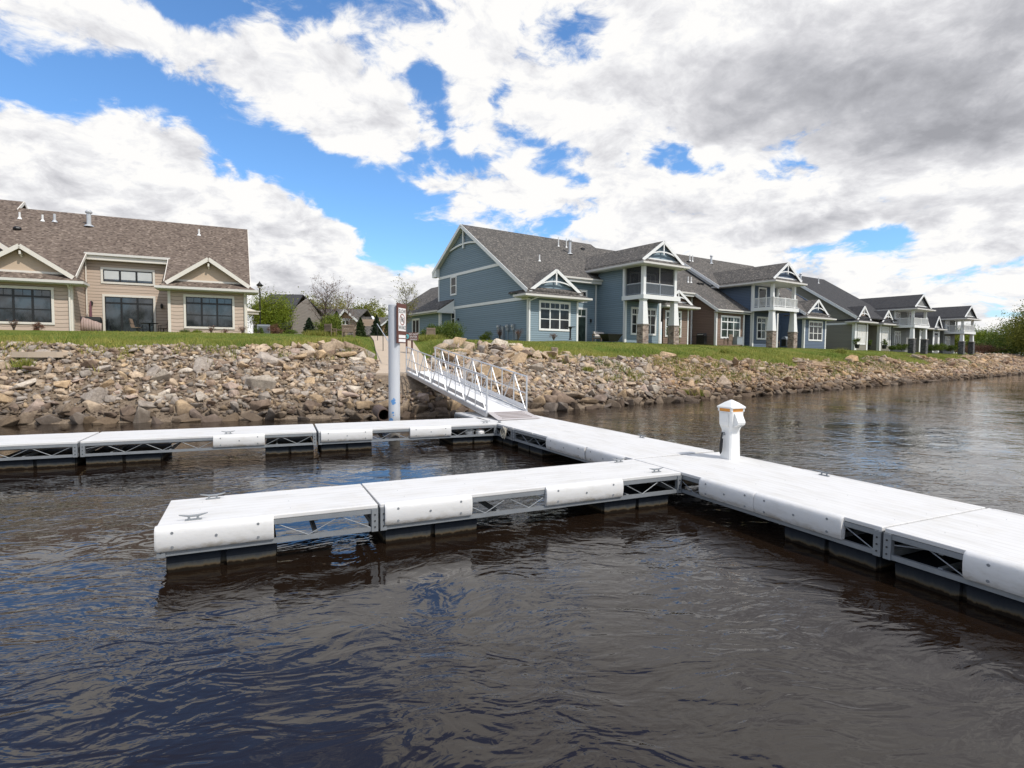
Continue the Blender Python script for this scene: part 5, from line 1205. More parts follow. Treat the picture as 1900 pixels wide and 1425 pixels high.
# ---- background houses (their fronts face the river; distances from the photograph's ground line)
def at_far(D_):
    def f(x, y): p = pxd(x, y, D_); return (p.x, p.z - ZG)
    return f
D_ = 62.0; f = at_far(D_)
g = thing('dark_roofed_house', 'taupe house with steep dark roof and a dark carport behind the lime tree', 'house', (0, D_, ZG)); H = HB(g, 'barn', 'roof_dark', trim='darkwood')
(xr, zr_), (xe, ze_) = f(534, 538), f(546, 573); x0 = f(470, 600)[0]; xw = f(543, 600)[0]
H.roof([[(x0, .0 - .6, ze_), (xe + .2, -.6, ze_), (xr, 4.5, zr_), (x0, 4.5, zr_)], [(x0, 4.5, zr_), (xr, 4.5, zr_), (xe + .2, 9.6, ze_), (x0, 9.6, ze_)]])
H.fwall(x0, xw, 0, -.5, ze_ - .1); H.wall([([(xw, 0.16, -.5), (xw, 9, -.5), (xw, 9, ze_ - .1), (xw, 4.5, zr_ - .5), (xw, .16, ze_ - .1)], (-1, 0, 0))])
xa, za_ = f(495, 607); xb, _ = f(549, 607)
H.roof([[(xa, -3.2, za_), (xb, -3.2, za_), (xb - .3, -.0, za_ + .6), (xa, 0, za_ + .6)]], 'carport_roof', .25)
mb = MB()
for x in (xb - .35, xb - 2.9, xa + .3): mb.box(x - .12, x + .12, -3.0, -2.76, -.4, za_ - .26)
mb.build('carport_post', M['darkwood'], g); mb = MB(); mb.box(xa, xb - .6, -.05, -.003, -.4, za_ - .3); mb.build('carport_door', M['darkwood'], g)
D_ = 74.0; f = at_far(D_)
g = thing('brown_cottage', 'tan and brown house with white-trimmed gables behind the conifers', 'house', (0, D_, ZG)); H = HB(g, 'bgtan', 'roof_grey')
def fgable(xl, xa_, xr_, yb_, ya_, wall, y0=0.0, back=9.0, wl=None, br=True):
    (xL, zb_), (xA, zA), (xR, _) = f(xl, yb_), f(xa_, ya_), f(xr_, yb_)
    H.fwall(wl if wl is not None else xL + .3, xR - .3, y0, -.5, zb_ - .1); H.wall([([(xL + .3, y0 - .02, zb_ - .1), (xR - .3, y0 - .02, zb_ - .1), (xA, y0 - .02, zA - .2)], (0, 1, 0))], wall, 'gable')
    H.roof([[(xL, y0 - .45, zb_ - .15), (xA, y0 - .45, zA), (xA, back, zA), (xL, back, zb_ - .15)], [(xA, y0 - .45, zA), (xR, y0 - .45, zb_ - .15), (xR, back, zb_ - .15), (xA, back, zA)]], 'gable_roof')
    mb = MB(); mb.bar((xL, y0 - .48, zb_ - .28), (xA, y0 - .48, zA - .13), .05, .24); mb.bar((xR, y0 - .48, zb_ - .28), (xA, y0 - .48, zA - .13), .05, .24)
    if br: mb.box(xA - .06, xA + .06, y0 - .46, y0 - .4, zA - 1.5, zA - .2); mb.bar((xA - 1.0, y0 - .43, zA - 1.25), (xA + 1.0, y0 - .43, zA - 1.25), .06, .12); mb.bar((xA, y0 - .43, zA - 1.4), (xA - .7, y0 - .43, zA - .75), .06, .1); mb.bar((xA, y0 - .43, zA - 1.4), (xA + .7, y0 - .43, zA - .75), .06, .1)
    mb.build('gable_trim', H.trim, g)
fgable(526, 556, 590, 590, 564, M['orange'])
xL, zt_ = f(542, 593); xR, _ = f(584, 593)
H.trims([(xL, xR, -.05, -.003, zt_ - .1, zt_ + .1), (xL, xR, -.05, -.003, .15, .35)], 'band')
(a0, z1_), (a1, z0_) = f(549.5, 598), f(556, 612); H.window('f', 0, a0, a1, z0_, z1_, 1, 0, True); (a0, z1_), (a1, z0_) = f(568, 595.5), f(575, 600); H.window('f', 0, a0, a1, z0_, z1_, 2, 0, False)
(xm0, zr0), (xm1, ze0) = f(560, 566), f(660, 590); H.roof([[(xm0 + 1, 1.0, ze0), (xm1, 1.0, ze0), (xm1, 6.0, zr0), (xm0 + 1, 6, zr0)], [(xm0 + 1, 6, zr0), (xm1, 6, zr0), (xm1, 11, ze0), (xm0 + 1, 11, ze0)]]); H.fwall(f(584, 600)[0], f(700, 600)[0], 1.5, -.5, ze0 - .05)
fgable(627, 643.5, 667, 593, 574, M['orange'], -.5, br=False)
xL, zt_ = f(629, 592); xR, _ = f(664, 592); H.trims([(xL + .1, xR - .1, -.56, -.503, zt_ - .15, zt_ + .05)], 'band')
(a0, z1_), (a1, z0_) = f(637, 595), f(649, 610); H.window('f', -.5, a0, a1, z0_, z1_, 2, 0, True)
(xq0, zq0), (xq1, zq1) = f(650, 576), f(695, 622); (xq2, zq2) = f(676, 583)
H.roof([[(xq0, -1.5, zq1), (xq1, -1.5, zq1), (xq2, 5.0, zq2), (xq0, 5.0, zq2)]], 'long_roof'); mb = MB(); p0 = f(673, 583); p1 = f(695, 600); mb.bar((p0[0], 5.0, zq2), (p1[0], .8, p1[1]), .3, .2); mb.build('rake_board', H.trim, g)
H.fwall(xq0, xq1 - .4, -.9, -.5, zq1 - .05)
D_ = 92.0; f = at_far(D_)
g = thing('farther_cottage', 'grey roofed house with orange brown gable behind the mooring pile', 'house', (0, D_, ZG)); H = HB(g, 'orange', 'roof_grey')
fgable(705, 730, 757, 612, 594, M['orange'], -3.0, br=False)
(x0, z0_), (x1, z1_) = f(674, 584), f(770, 612); H.roof([[(x0, 0, z1_), (x1, 0, z1_), (x1, 6, z0_), (x0, 6, z0_)]]); H.fwall(x0 + .4, x1, .3, -.5, z1_)

# ------------------------------------------------------------------ trees, shrubs
def leaf_tris(P, size, flat=0.0):
    """P: n x 3 leaf positions -> one small randomly turned triangle pair per leaf"""
    n = len(P); a = rng.normal(size=(n, 3)); a /= np.linalg.norm(a, axis=1)[:, None]; b = rng.normal(size=(n, 3)); b -= (b * a).sum(1)[:, None] * a; b /= np.linalg.norm(b, axis=1)[:, None]
    s_ = size * rng.uniform(.6, 1.3, n)[:, None]
    A, B, C_, D2 = P - a * s_, P + b * s_ * .5, P + a * s_, P - b * s_ * .5
    return np.stack([A, B, C_, A, C_, D2], 1).reshape(-1, 3)
def clump_points(c, r3, n, nclump, spread=.28, hollow=.5, low=-1.0):
    """leaf positions gathered in clumps that fill an uneven ellipsoid"""
    K = []
    while len(K) < nclump:
        d_ = rng.normal(size=3); d_ /= np.linalg.norm(d_); r_ = hollow + (1 - hollow) * rng.uniform() ** .6
        q_ = d_ * r_ * rng.uniform(.82, 1.08)
        if q_[2] > low: K.append(q_)
    K = np.array(K); w_ = rng.uniform(.5, 1.6, nclump); w_ /= w_.sum(); k = rng.choice(nclump, n, p=w_)
    P = K[k] + rng.normal(0, spread, (n, 3)) * rng.uniform(.5, 1.2, nclump)[k][:, None]
    return P * np.array(r3) + np.array(c), np.clip(rng.uniform(.15, .75, nclump)[k] + rng.normal(0, .18, n), 0, 1)
def crown_part(name, P, tint, size, m_, parent): return tri_mesh(name, leaf_tris(P, size), np.repeat(tint, 2), m_, parent=parent)
def limbs(h, r, nlimb, spread, start=.3, twig=0, curve=.25, upbias=.6):
    mb = MB(); tips = []; pts = [(0, 0, -.2)]; x = y = 0.0
    for i in range(1, 7): x += rng.normal(0, .02 * h); y += rng.normal(0, .02 * h); pts.append((x, y, h * .85 * i / 6))
    mb.tube(pts, [r * (1 - .13 * i) for i in range(7)], 7)
    for j in range(nlimb):
        t_ = start + (1 - start) * (j + rng.uniform()) / nlimb * .92; z = h * .85 * t_; i = min(5, int(t_ * 6)); p0 = Vector(pts[i]).lerp(Vector(pts[i + 1]), t_ * 6 - i)
        a = j * 2.4 + rng.uniform(-.5, .5); L = spread * (1.15 - .6 * t_) * rng.uniform(.75, 1.15); d_ = Vector((math.cos(a), math.sin(a), upbias + rng.uniform(-.2, .35)))
        q_ = [p0]; 
        for kk in range(4): q_.append(q_[-1] + d_.normalized() * L / 4); d_ += Vector((rng.normal(0, curve), rng.normal(0, curve), .18 + rng.normal(0, curve * .5)))
        r0 = r * (.5 - .25 * t_); mb.tube(q_, [r0, r0 * .75, r0 * .55, r0 * .38, r0 * .2], 5); tips += [q_[2], q_[3], q_[4]]
        for _ in range(twig):
            b0 = q_[rng.integers(1, 5)]; dd = Vector((rng.normal(), rng.normal(), rng.uniform(-.1, 1.1))).normalized() * L * rng.uniform(.25, .5); b1 = b0 + dd * .5 + Vector((0, 0, .03 * L)); b2 = b0 + dd + Vector((0, 0, .08 * L)); mb.tube([b0, b1, b2], [r0 * .3, r0 * .22, r0 * .10], 4); tips += [b1, b2]
            for _ in range(2):
                d3 = Vector((rng.normal(), rng.normal(), rng.uniform(0, 1.2))).normalized() * L * .2; mb.tube([b1, b1 + d3], [r0 * .16, r0 * .08], 3); tips.append(b1 + d3)
    return mb, tips
def tree(name, label, loc, h, r3, cz, n, size, m_, nclump=40, group=None, trunk=.10, cat='tree', nlimb=7, low=-1.0, spread=.26, hollow=.35):
    t = thing(name, label, cat, loc, rng.uniform(0, 6), group); mb, tips = limbs(h, trunk, nlimb, r3[0] * .8); mb.build('trunk', M['bark'], t, True)
    P, ti = clump_points((0, 0, cz), r3, n, nclump, spread, hollow, low); crown_part('crown', P, ti, size, m_, t); return t
def bare_tree(label, loc, h, spread, trunk, leaves, size, m_, nlimb=16, twig=7):
    t = thing('bare_tree', label, 'tree', loc, rng.uniform(0, 6)); mb, tips = limbs(h, trunk, nlimb, spread, .22, twig, .22, .9); mb.build('trunk', M['bark'], t, True)
    k = rng.integers(0, len(tips), leaves); P = np.array([tips[i][:] for i in k]) + rng.normal(0, .10, (leaves, 3)); crown_part('buds', P, rng.uniform(size=leaves), size, m_, t); return t
def shrub(label, loc, r3, n, size, m_, nclump=22, name='shrub', group=None, cat='shrub'):
    t = thing(name, label, cat, loc, rng.uniform(0, 6), group); mb = MB()
    for i in range(7):
        a = i * .9; e = (math.cos(a) * r3[0] * .5, math.sin(a) * r3[1] * .5, r3[2] * 1.25); mb.tube([(0, 0, -.1), (e[0] * .5, e[1] * .5, e[2] * .55), e], [.025, .018, .008], 5)
    mb.build('stems', M['bark'], t)
    P, ti = clump_points((0, 0, r3[2] * .82), r3, n, nclump, .25, .5, -.75); P[:, 2] = np.abs(P[:, 2]); crown_part('foliage', P, ti, size, m_, t); return t
def conifer(label, loc, h, r, n, m_, group=None):
    t = thing('conifer', label, 'conifer', loc, rng.uniform(0, 6), group); MB().tube([(0, 0, -.2), (0, 0, h * .5), (0, 0, h * .96)], [r * .12, r * .08, .01], 6).build('trunk', M['bark'], t)
    z = rng.uniform(0, 1, n) ** 1.35; a = rng.uniform(0, 6.283, n); lay = .62 + .38 * np.abs(np.sin(z * 19 + a)); lob = 1 + .22 * np.sin(a * 5 + z * 9) ; rr = r * (1 - z) ** .68 * lay * lob * rng.uniform(.25, 1, n) ** .45
    P = np.stack([np.cos(a) * rr, np.sin(a) * rr, .03 * h + z * h * .97 - .10 * rr], 1); crown_part('crown', P, np.clip(rng.uniform(.1, .7, n) + .15 * np.sin(a * 5), 0, 1), r * .10, m_, t); return t
def twigs(label, loc, w_, h, n, m_, group=None):
    t = thing('twiggy_shrub', label, 'shrub', loc, 0, group); mb = MB(); tips = []
    for i in range(n):
        a = rng.uniform(0, 6.28); e = Vector((math.cos(a) * w_ * rng.uniform(.1, .6), math.sin(a) * w_ * rng.uniform(.1, .6), h * rng.uniform(.6, 1.05))); mb.tube([(0, 0, -.05), e * .5 + Vector((0, 0, .06)), e], [.013, .010, .004], 4); tips += [e, e * .8]
    mb.build('stems', M['bark'], t); k = rng.integers(0, len(tips), n * 9); P = np.array([tips[i][:] for i in k]) + rng.normal(0, .055, (n * 9, 3)); crown_part('foliage', P, rng.uniform(size=n * 9), .03, m_, t); return t
def gp_(x, D_, z=None):
    """ground point under image column x at forward distance D_"""
    p = pxd(x, 640, D_); zz = gz(p.x, p.y) if z is None else z; return Vector((p.x, p.y, zz - .02))
tree('lime_tree', 'bright lime green tree beside the tan house and black lamp post', gp_(503, 46), 3.9, (1.55, 1.5, 1.75), 1.95, 15000, .062, M['leaf_lime'], 70, trunk=.07, low=-.98)
tr2 = bare_tree('thin sprouting tree rising behind the lime tree', gp_(491, 52), 5.6, 1.4, .06, 500, .06, M['leaf_pale'], 10, 4)
bare_tree('broad leafless tree in front of the cottage gables', gp_(597, 56), 6.6, 2.5, .11, 1500, .05, M['leaf_red'], 24, 9)
bare_tree('slim leafless young tree between the two cottage gables', gp_(652, 62), 6.5, 1.7, .07, 700, .05, M['leaf_red'], 16, 6)
bare_tree('budding young tree behind the pile beside the blue house', gp_(752, 50), 5.6, 1.9, .08, 1100, .06, M['leaf_pale'], 18, 7)
for i, (x, D_, hh, rr, m_, lab) in enumerate([(567, 104, 9.6, 3.0, 'leaf_olive', 'olive tree crown over the left cottage gable'), (612, 112, 10.0, 4.6, 'leaf_pale', 'wide pale yellow tree over the cottage roof'), (640, 118, 9.6, 3.6, 'leaf_pale', 'pale yellow tree just left of the right cottage gable'),
        (688, 112, 9.2, 3.4, 'leaf_olive', 'olive tree rising over the long cottage roof'), (707, 120, 8.3, 2.4, 'leaf_lime', 'small yellow green tree just left of the mooring pile'), (548, 120, 8.6, 2.6, 'leaf_green', 'dark green tree behind the dark roofed house'), (668, 124, 8.6, 3.0, 'leaf_lime', 'yellow green tree behind the long cottage roof')]):
    tree('distant_tree', lab, gp_(x, D_, 3.4), hh * .8, (rr, rr, hh * .36), hh * .66, 4200, .17, M[m_], 34, 'trees behind the cottages', .14, spread=.22, hollow=.3)
# right-hand tree group at the end of the bank
tree('willow_tree', 'large olive green tree overhanging the water at the right edge', Vector((101.0, 106.5, 2.1)), 9.4, (5.8, 5.8, 5.3), 5.2, 30000, .17, M['leaf_olive'], 110, trunk=.22, spread=.24, low=-.95, hollow=.25)
tree('willow_tree', 'lower green tree behind the large tree at the right edge', Vector((103.0, 116.0, 2.3)), 6.0, (4.6, 4.6, 3.4), 3.5, 11000, .16, M['leaf_green'], 60, trunk=.16, low=-.95)
tree('willow_tree', 'yellowish bush tree at the foot of the bank under the large tree', Vector((104.5, 106.0, 1.0)), 4.2, (3.6, 3.4, 2.6), 2.3, 9000, .14, M['leaf_olive'], 50, trunk=.12, low=-.95)
for i, (x, D_, hh, rr, m_, lab) in enumerate([(1745, 190, 9, 7, 'leaf_olive', 'olive tree seen between the posts of the last balcony'), (1800, 185, 10.5, 6, 'leaf_lime', 'light green tree just right of the last balcony'), (1822, 200, 9.6, 6.5, 'leaf_green', 'dark green tree farther along the right horizon'), (1842, 175, 7.6, 5.5, 'leaf_green', 'low green tree touching the large tree at right'), (1775, 210, 8.8, 7, 'leaf_green', 'green tree framed by the last balcony posts'), (1880, 190, 9, 8, 'leaf_green', 'green tree behind the large tree at right')]):
    tree('distant_tree', lab, gp_(x, D_, 3.0), hh * .8, (rr, rr, hh * .42), hh * .55, 5200, .26, M[m_], 40, 'trees along the right horizon', .2, low=-.95, spread=.22, hollow=.3)
shrub('row of reddish brown dry brush on top of the bank', gp_(1815, 118, None), (3.6, 1.6, 1.1), 5200, .10, M['leaf_red'], 40, name='dry_brush')
# conifers and shrubs around the path
conifer('dark blue green spruce left of the wide green shrub', gp_(574, 35), 1.05, .46, 4200, M['leaf_dark'])
conifer('dark pointed spruce rising behind the wide green shrub', gp_(625, 44), 2.15, .62, 4200, M['leaf_dark'])
conifer('green cone shaped conifer right of the garden chairs', gp_(669, 37), 1.25, .44, 4200, M['leaf_conif'])
conifer('dark bushy conifer beside the path handrail', gp_(699, 40), 1.6, .52, 4600, M['leaf_dark'])
conifer('small mixed conifer partly hidden by the mooring pile', gp_(719, 41), 1.3, .4, 2600, M['leaf_conif'])
shrub('wide green shrub behind the garden chairs', gp_(611, 37), (1.20, .7, .66), 7500, .045, M['leaf_lime2'], 40)
shrub('largest green shrub in front of the blue gable wall', gp_(838, 40), (1.35, .9, .62), 8500, .045, M['leaf_green'], 44)
shrub('rounded green shrub left of the largest one by the blue house', gp_(803, 41), (.85, .8, .56), 5200, .045, M['leaf_green'], 30)
for x, D_, lab in ((583, 33.5, 'leftmost clump of bright strappy leaves above the boulders'), (608, 33.5, 'strappy leaf clump just left of the garden chairs'), (789, 33.5, 'strappy leaf clump right of the small board sign'), (808, 34, 'strappy leaf clump under the largest green shrub')):
    t = thing('daylily_clump', lab, 'plant', gp_(x, D_), 0, 'strappy leaf clumps by the path'); n = 420; pts = np.stack([rng.normal(0, .30, n), rng.normal(0, .2, n), np.zeros(n), np.ones(n)], 1)
    tri_mesh('leaves', blades(n, pts, .22, .42, .016), np.clip(rng.uniform(.3, 1.0, n), 0, 1), M['grassblade'], parent=t)
shrub('yellow green shrub left of the meter boxes on the blue wall', HW(-1.1, 4.6), (.52, .5, .36), 2600, .035, M['leaf_lime'], 20)
twigs('pink twiggy shrub between the meter boxes on the blue wall', HW(-1.0, 2.5), .5, .85, 40, M['leaf_red']); twigs('pale twiggy shrub at the corner of the blue bay', HW(-.8, .2), .6, .75, 34, M['leaf_red']); twigs('low dry shrub under the window of the blue bay', HW(1.9, -.8), .6, .45, 30, M['leaf_red'])
shrub('tall leafy shrub climbing beside the right porch post', HW(15.3, -1.4), (.55, .5, 1.0), 4800, .05, M['leaf_lime'], 34)
def AW(u_, w_, z=0.0): c, s_ = math.cos(ARZ), math.sin(ARZ); return AO + Vector((u_ * c - w_ * s_, u_ * s_ + w_ * c, z))
shrub('round red brown shrub under the left window of the tan house', AW(-11.0, -.75), (.26, .26, .27), 2400, .022, M['leaf_red'], 18)
twigs('sparse red twigs under the far left window of the tan house', AW(-12.1, -.7), .45, .55, 26, M['leaf_red'])
shrub('first low green shrub under the right window of the tan house', AW(-3.6, -.7), (.28, .26, .17), 1500, .022, M['leaf_green'], 14); shrub('second low green shrub under the right window of the tan house', AW(-2.9, -.75), (.28, .26, .15), 1500, .022, M['leaf_lime'], 14)
twigs('bare twigs under the middle of the right window of the tan house', AW(-2.1, -.7), .4, .5, 24, M['leaf_red']); twigs('tiny bare twigs right of centre under the tan house window', AW(-1.3, -.7), .3, .32, 16, M['leaf_red']); twigs('brown twigs at the right corner of the tan house', AW(-.25, -.7), .42, .5, 24, M['leaf_red'])
shrub('small dark green shrub beside the tan house downspout', AW(.75, .3), (.3, .3, .3), 1800, .03, M['leaf_green'], 14); shrub('rounded brown twiggy shrub before the lime tree', AW(1.9, .8), (.52, .5, .42), 2600, .03, M['leaf_red'], 20); shrub('low green shrub right of the brown twiggy shrub', AW(2.9, .6), (.42, .4, .26), 2200, .03, M['leaf_green'], 16)
for u_, w_, s_, lab in ((59.8, -1.2, .5, 'dark shrub at the grey house wall beside the second taupe bay'), (62.3, -1.3, .8, 'wide dark shrub left of the grey house balcony'), (72.2, -1.6, .9, 'dark shrub under the first small grey bay'), (74.6, -1.6, 1.0, 'dark shrub between the two small grey bays'), (79.0, -1.4, .9, 'dark shrub beside the last balcony')):
    shrub(lab, HW(u_, w_, -.1), (s_, s_ * .8, s_ * .55), 2600, .06, M['leaf_green'], 20)
twigs('reddish dry shrub along the olive taupe wall', HW(50.6, 5.5), 1.6, .8, 50, M['leaf_red'])
# weeds in the stones
for x, y, s_, lab in ((1291, 735, .30, 'bright green weed at the waterline right of the pedestal cap'), (1268, 731, .2, 'small green weed at the waterline left of the larger one'), (47, 683, .22, 'small green weed among the stones at the far left'), (1345, 655, .3, 'green weed tuft on the grassy bank below the brown house'), (1560, 655, .45, 'yellow green weed tuft on the bank below the taupe house'), (1090, 690, .2, 'green weed among the boulders below the blue house')):
    p = hit(x, y); t = thing('weed_tuft', lab, 'weed', p, 0); n = 260; pts = np.stack([rng.normal(0, s_ * .6, n), rng.normal(0, s_ * .6, n), np.zeros(n), np.ones(n)], 1); tri_mesh('leaves', blades(n, pts, s_ * .6, s_ * 1.5, .02), rng.uniform(.2, 1.0, n), M['grassblade'], parent=t)

# ------------------------------------------------------------------ garden furniture and fittings
def table_chair(label, loc, rz, group=None):
    t = thing('patio_chair', label, 'chair', loc, rz, group); mb = MB(); mb.box(-.24, .24, -.24, .24, .40, .44); mb.build('seat', M['wood'], t)
    mb = MB(); mb.slab([(-.25, .22, .44), (.25, .22, .44), (.25, .36, 1.0), (-.25, .36, 1.0)], (0, .03, 0)); mb.build('backrest', M['wood'], t)
    mb = MB()
    for x in (-.26, .26): mb.tube([(x, -.25, .02), (x, -.22, .62), (x, .25, .66), (x, .36, 1.02)], .02, 6)
    mb.build('arm_frame', M['black'], t); mb = MB(); mb.tube([(0, 0, .08), (0, 0, .40)], .03, 8)
    for i in range(4): a = i * math.pi / 2 + .4; mb.bar((0, 0, .07), (math.cos(a) * .30, math.sin(a) * .30, .03), .04, .03)
    mb.build('swivel_base', M['black'], t); return t
table_chair('dark patio chair left of the round table at the glass door', AW(-6.55, 2.1), ARZ + R(75), 'patio chairs at the tan house'); table_chair('dark patio chair right of the round table at the glass door', AW(-5.05, 2.2), ARZ - R(70), 'patio chairs at the tan house')
t = thing('patio_table', 'dark round patio table outside the tan house glass door', 'table', AW(-5.85, 2.2), ARZ); o = MB().lathe([(.50, .70), (.52, .715), (.52, .735), (.49, .745)], 20).build('table_top', M['black'], t); MB().tube([(0, 0, .02), (0, 0, .70)], .05, 8).build('pedestal', M['black'], t); MB().lathe([(.30, .0), (.28, .04), (.06, .07)], 14).build('foot', M['black'], t)
t = thing('covered_grill', 'dark grill under a dusty pink cover beside the tan house recess', 'grill', AW(-9.0, 2.3), ARZ); mb = MB(); mb.loft([[(x * .5, y * .30, 0) for x, y in ((-1, -1), (1, -1), (1, 1), (-1, 1))], [(x * .5, y * .30, .85) for x, y in ((-1, -1), (1, -1), (1, 1), (-1, 1))], [(x * .46, y * .24, 1.05) for x, y in ((-1, -1), (1, -1), (1, 1), (-1, 1))]]); mb.build('grill_body', M['black'], t)
cl = MB(); rings = []
for i in range(9):
    f_ = i / 8; x = -.54 + 1.1 * f_; zt = 1.06 - .42 * f_ + .02 * math.sin(i * 2.3); rings.append([(x, -.34 + .02 * math.sin(i * 2), .06 + .0 * f_), (x, -.38 + .03 * math.cos(i * 1.7), zt * .5), (x, -.31, zt), (x, -.28, zt - .02)])
for i in range(8): cl.add([*rings[i], *rings[i + 1]], [(0, 4, 5, 1), (1, 5, 6, 2), (2, 6, 7, 3)])
o = cl.build('cover', M['cloth'], t); sm_ = o.modifiers.new('th', 'SOLIDIFY'); sm_.thickness = .015; smoothish(o, 60)
t = thing('folded_umbrella', 'folded maroon patio umbrella against the tan house corner', 'umbrella', AW(-9.15, 2.75), ARZ); MB().tube([(0, 0, 0), (0, 0, 2.15)], .022, 8).build('pole', M['cushion'], t); o = MB().lathe([(.03, 1.02), (.085, 1.06), (.075, 1.5), (.05, 1.9), (.02, 2.12)], 10).build('canopy', M['maroon'], t)
t = thing('air_conditioner', 'pale grey air conditioner unit at the side of the tan house', 'air conditioner', AW(1.1, 1.8), ARZ); MB().box(-.42, .42, -.42, .42, 0, .82).build('cabinet', M['steel'], t)
mb = MB()
for i in range(7): mb.box(-.36, .36, -.435, -.421, .14 + i * .085, .175 + i * .085)
mb.build('louvres', M['black'], t); MB().lathe([(.36, .82), (.36, .86), (.05, .88)], 16).build('fan_guard', M['black'], t)
# lamp post
t = thing('lamp_post', 'tall thin black lamp post in front of the lime tree', 'lamp post', gp_(483.5, 43.5)); MB().tube([(0, 0, -.2), (0, 0, 3.85)], .042, 8).build('post', M['black'], t); MB().lathe([(.11, 0), (.10, .3), (.05, .42)], 10).build('base', M['black'], t)
mb = MB(); mb.lathe([(.05, 3.86), (.24, 4.02), (.25, 4.06), (.10, 4.20), (.05, 4.27), (.01, 4.36)], 10); mb.build('lantern_hood', M['black'], t); MB().lathe([(.06, 3.84), (.14, 3.86), (.15, 4.01)], 10).build('lamp_glass', M['lace'], t)
# garden chairs behind the heap
def bench(label, loc, rz, w_=.66, group=None, name='garden_chair'):
    t = thing(name, label, 'chair', loc, rz, group)
    mb = MB()
    for i in range(6): mb.box(-w_ / 2 + i * w_ / 6 + .008, -w_ / 2 + (i + 1) * w_ / 6 - .008, .20, .235, .42, 1.0)
    mb.box(-w_ / 2, w_ / 2, .236, .27, .86, .94); o = mb.build('backrest', M['wood'], t)
    mb = MB(); mb.box(-w_ / 2, w_ / 2, -.30, .20, .40, .44); mb.build('seat', M['wood'], t)
    for x in (-w_ / 2 - .03, w_ / 2 + .03):
        for y in (-.28, .22): MB().box(x - .03, x + .03, y - .03, y + .03, 0, .62 if y < 0 else 1.02).build('leg', M['wood'], t)
        MB().box(x - .05, x + .05, -.33, .26, .622, .65).build('armrest', M['wood'], t)
    return t
_c1 = bench('left brown garden chair turned sideways above the boulders', gp_(613, 33.5), R(150), .66, 'garden chairs above the boulders'); _c2 = bench('right brown garden chair seen from behind above the boulders', gp_(647, 33.5), R(186), .80, 'garden chairs above the boulders')
_c3 = bench('brown garden chair in front of the green shrubs by the blue house', gp_(799, 35.5), R(196), .6)
for q_ in (_c1, _c2, _c3): q_.scale = (.76, .76, .74)
t = thing('low_table', 'low brown wooden table between the two garden chairs', 'table', gp_(630, 33.9), R(10)); MB().box(-.35, .35, -.2, .2, .38, .42).build('table_top', M['wood'], t)
for x in (-.3, .3): MB().box(x - .03, x + .03, -.16, .16, 0, .379).build('leg', M['wood'], t)
# path handrail
A, B = pxd(725, 640, 25.0), pxd(700, 640, 33.0)
for q_ in (A, B): q_.z = float(pathinfo(np.array([q_.x]), np.array([q_.y]))[1][0])
t = thing('path_handrail', 'white sloping handrail on dark posts beside the path', 'handrail', A); d_ = B - A
MB().tube([Vector((0, 0, .93)), d_ + Vector((0, 0, .97))], .022, 8).build('rail', M['alu'], t)
for f_ in (0.0, .5, .97): 
    p = d_ * f_; MB().tube([p + Vector((0, 0, -.3)), p + Vector((0, 0, .97))], .02, 6).build('post', M['black'], t)
# board sign beside the gangway
sp = gp_(757, 28.5); sp2 = pxd(763, 640, 28.5)
t = thing('board_sign', 'red brown board sign with teal emblem reading DO NOT ENTER', 'sign', (sp2.x, sp2.y, gz(sp2.x, sp2.y)), R(-6)); zt = pxd(763, 617, 28.5).z - gz(sp2.x, sp2.y)
MB().box(-.36, .36, 0, .04, zt - .40, zt).build('backing_board', M['signwood'], t)
for x in (-.26, .02): MB().box(x - .04, x + .04, .041, .10, -.3, zt - .02).build('post', M['signwood'], t)
em = MB(); em.tube([(-.24, -.012, zt - .20), (-.24, -.002, zt - .20)], .13, 20); em.build('emblem', M['teal'], t)
em = MB(); em.slab([(-.31, -.0135, zt - .13), (-.26, -.0135, zt - .14), (-.18, -.0135, zt - .24), (-.17, -.0135, zt - .28), (-.24, -.0135, zt - .22)], (0, -.002, 0)); em.build('emblem_mark', M['signblack'], t)
text_part('DO NOT', .135, (.12, -.003, zt - .09), (R(90), 0, 0), M['signwhite'], t, sx=.9); text_part('ENTER', .135, (.12, -.003, zt - .22), (R(90), 0, 0), M['signwhite'], t, sx=.95)
mb = MB(); mb.box(-.08, .32, -.004, -.001, zt - .335, zt - .32); mb.box(-.04, .28, -.004, -.001, zt - .375, zt - .36); mb.build('small_print', M['signwhite'], t)
# meters on the blue gable wall
def meter(label, w_, z0, z1, ww, rnd):
    t = thing('meter_box', label, 'meter', HW(-.002, w_), HRZ + R(90), 'utility meters on the blue gable wall'); MB().box(-ww / 2, ww / 2, .0, .18, z0, z1).build('cabinet', M['steel'], t)
    mb = MB(); mb.tube([(0, .09, -.2), (0, .09, z0)], .035, 6); mb.build('conduit', M['steel'], t)
    if rnd: o = MB(); o.tube([(0, .181, z1 - .16), (0, .27, z1 - .16)], .10, 14); smoothish(o.build('meter_glass', M['vent'], t))
meter('tall grey meter box, leftmost on the blue wall', 4.1, .55, 1.30, .34, True); meter('slim tall grey utility box, second from left on the blue wall', 3.45, .02, 1.15, .32, False); meter('grey box with round dial in the middle of the blue wall group', 2.75, .78, 1.28, .36, True); meter('grey box with round dial, rightmost of the dials on the blue wall', 1.95, .78, 1.28, .36, True); meter('dark blue grey utility box low at the right of the dials', 1.45, .05, .78, .3, False)
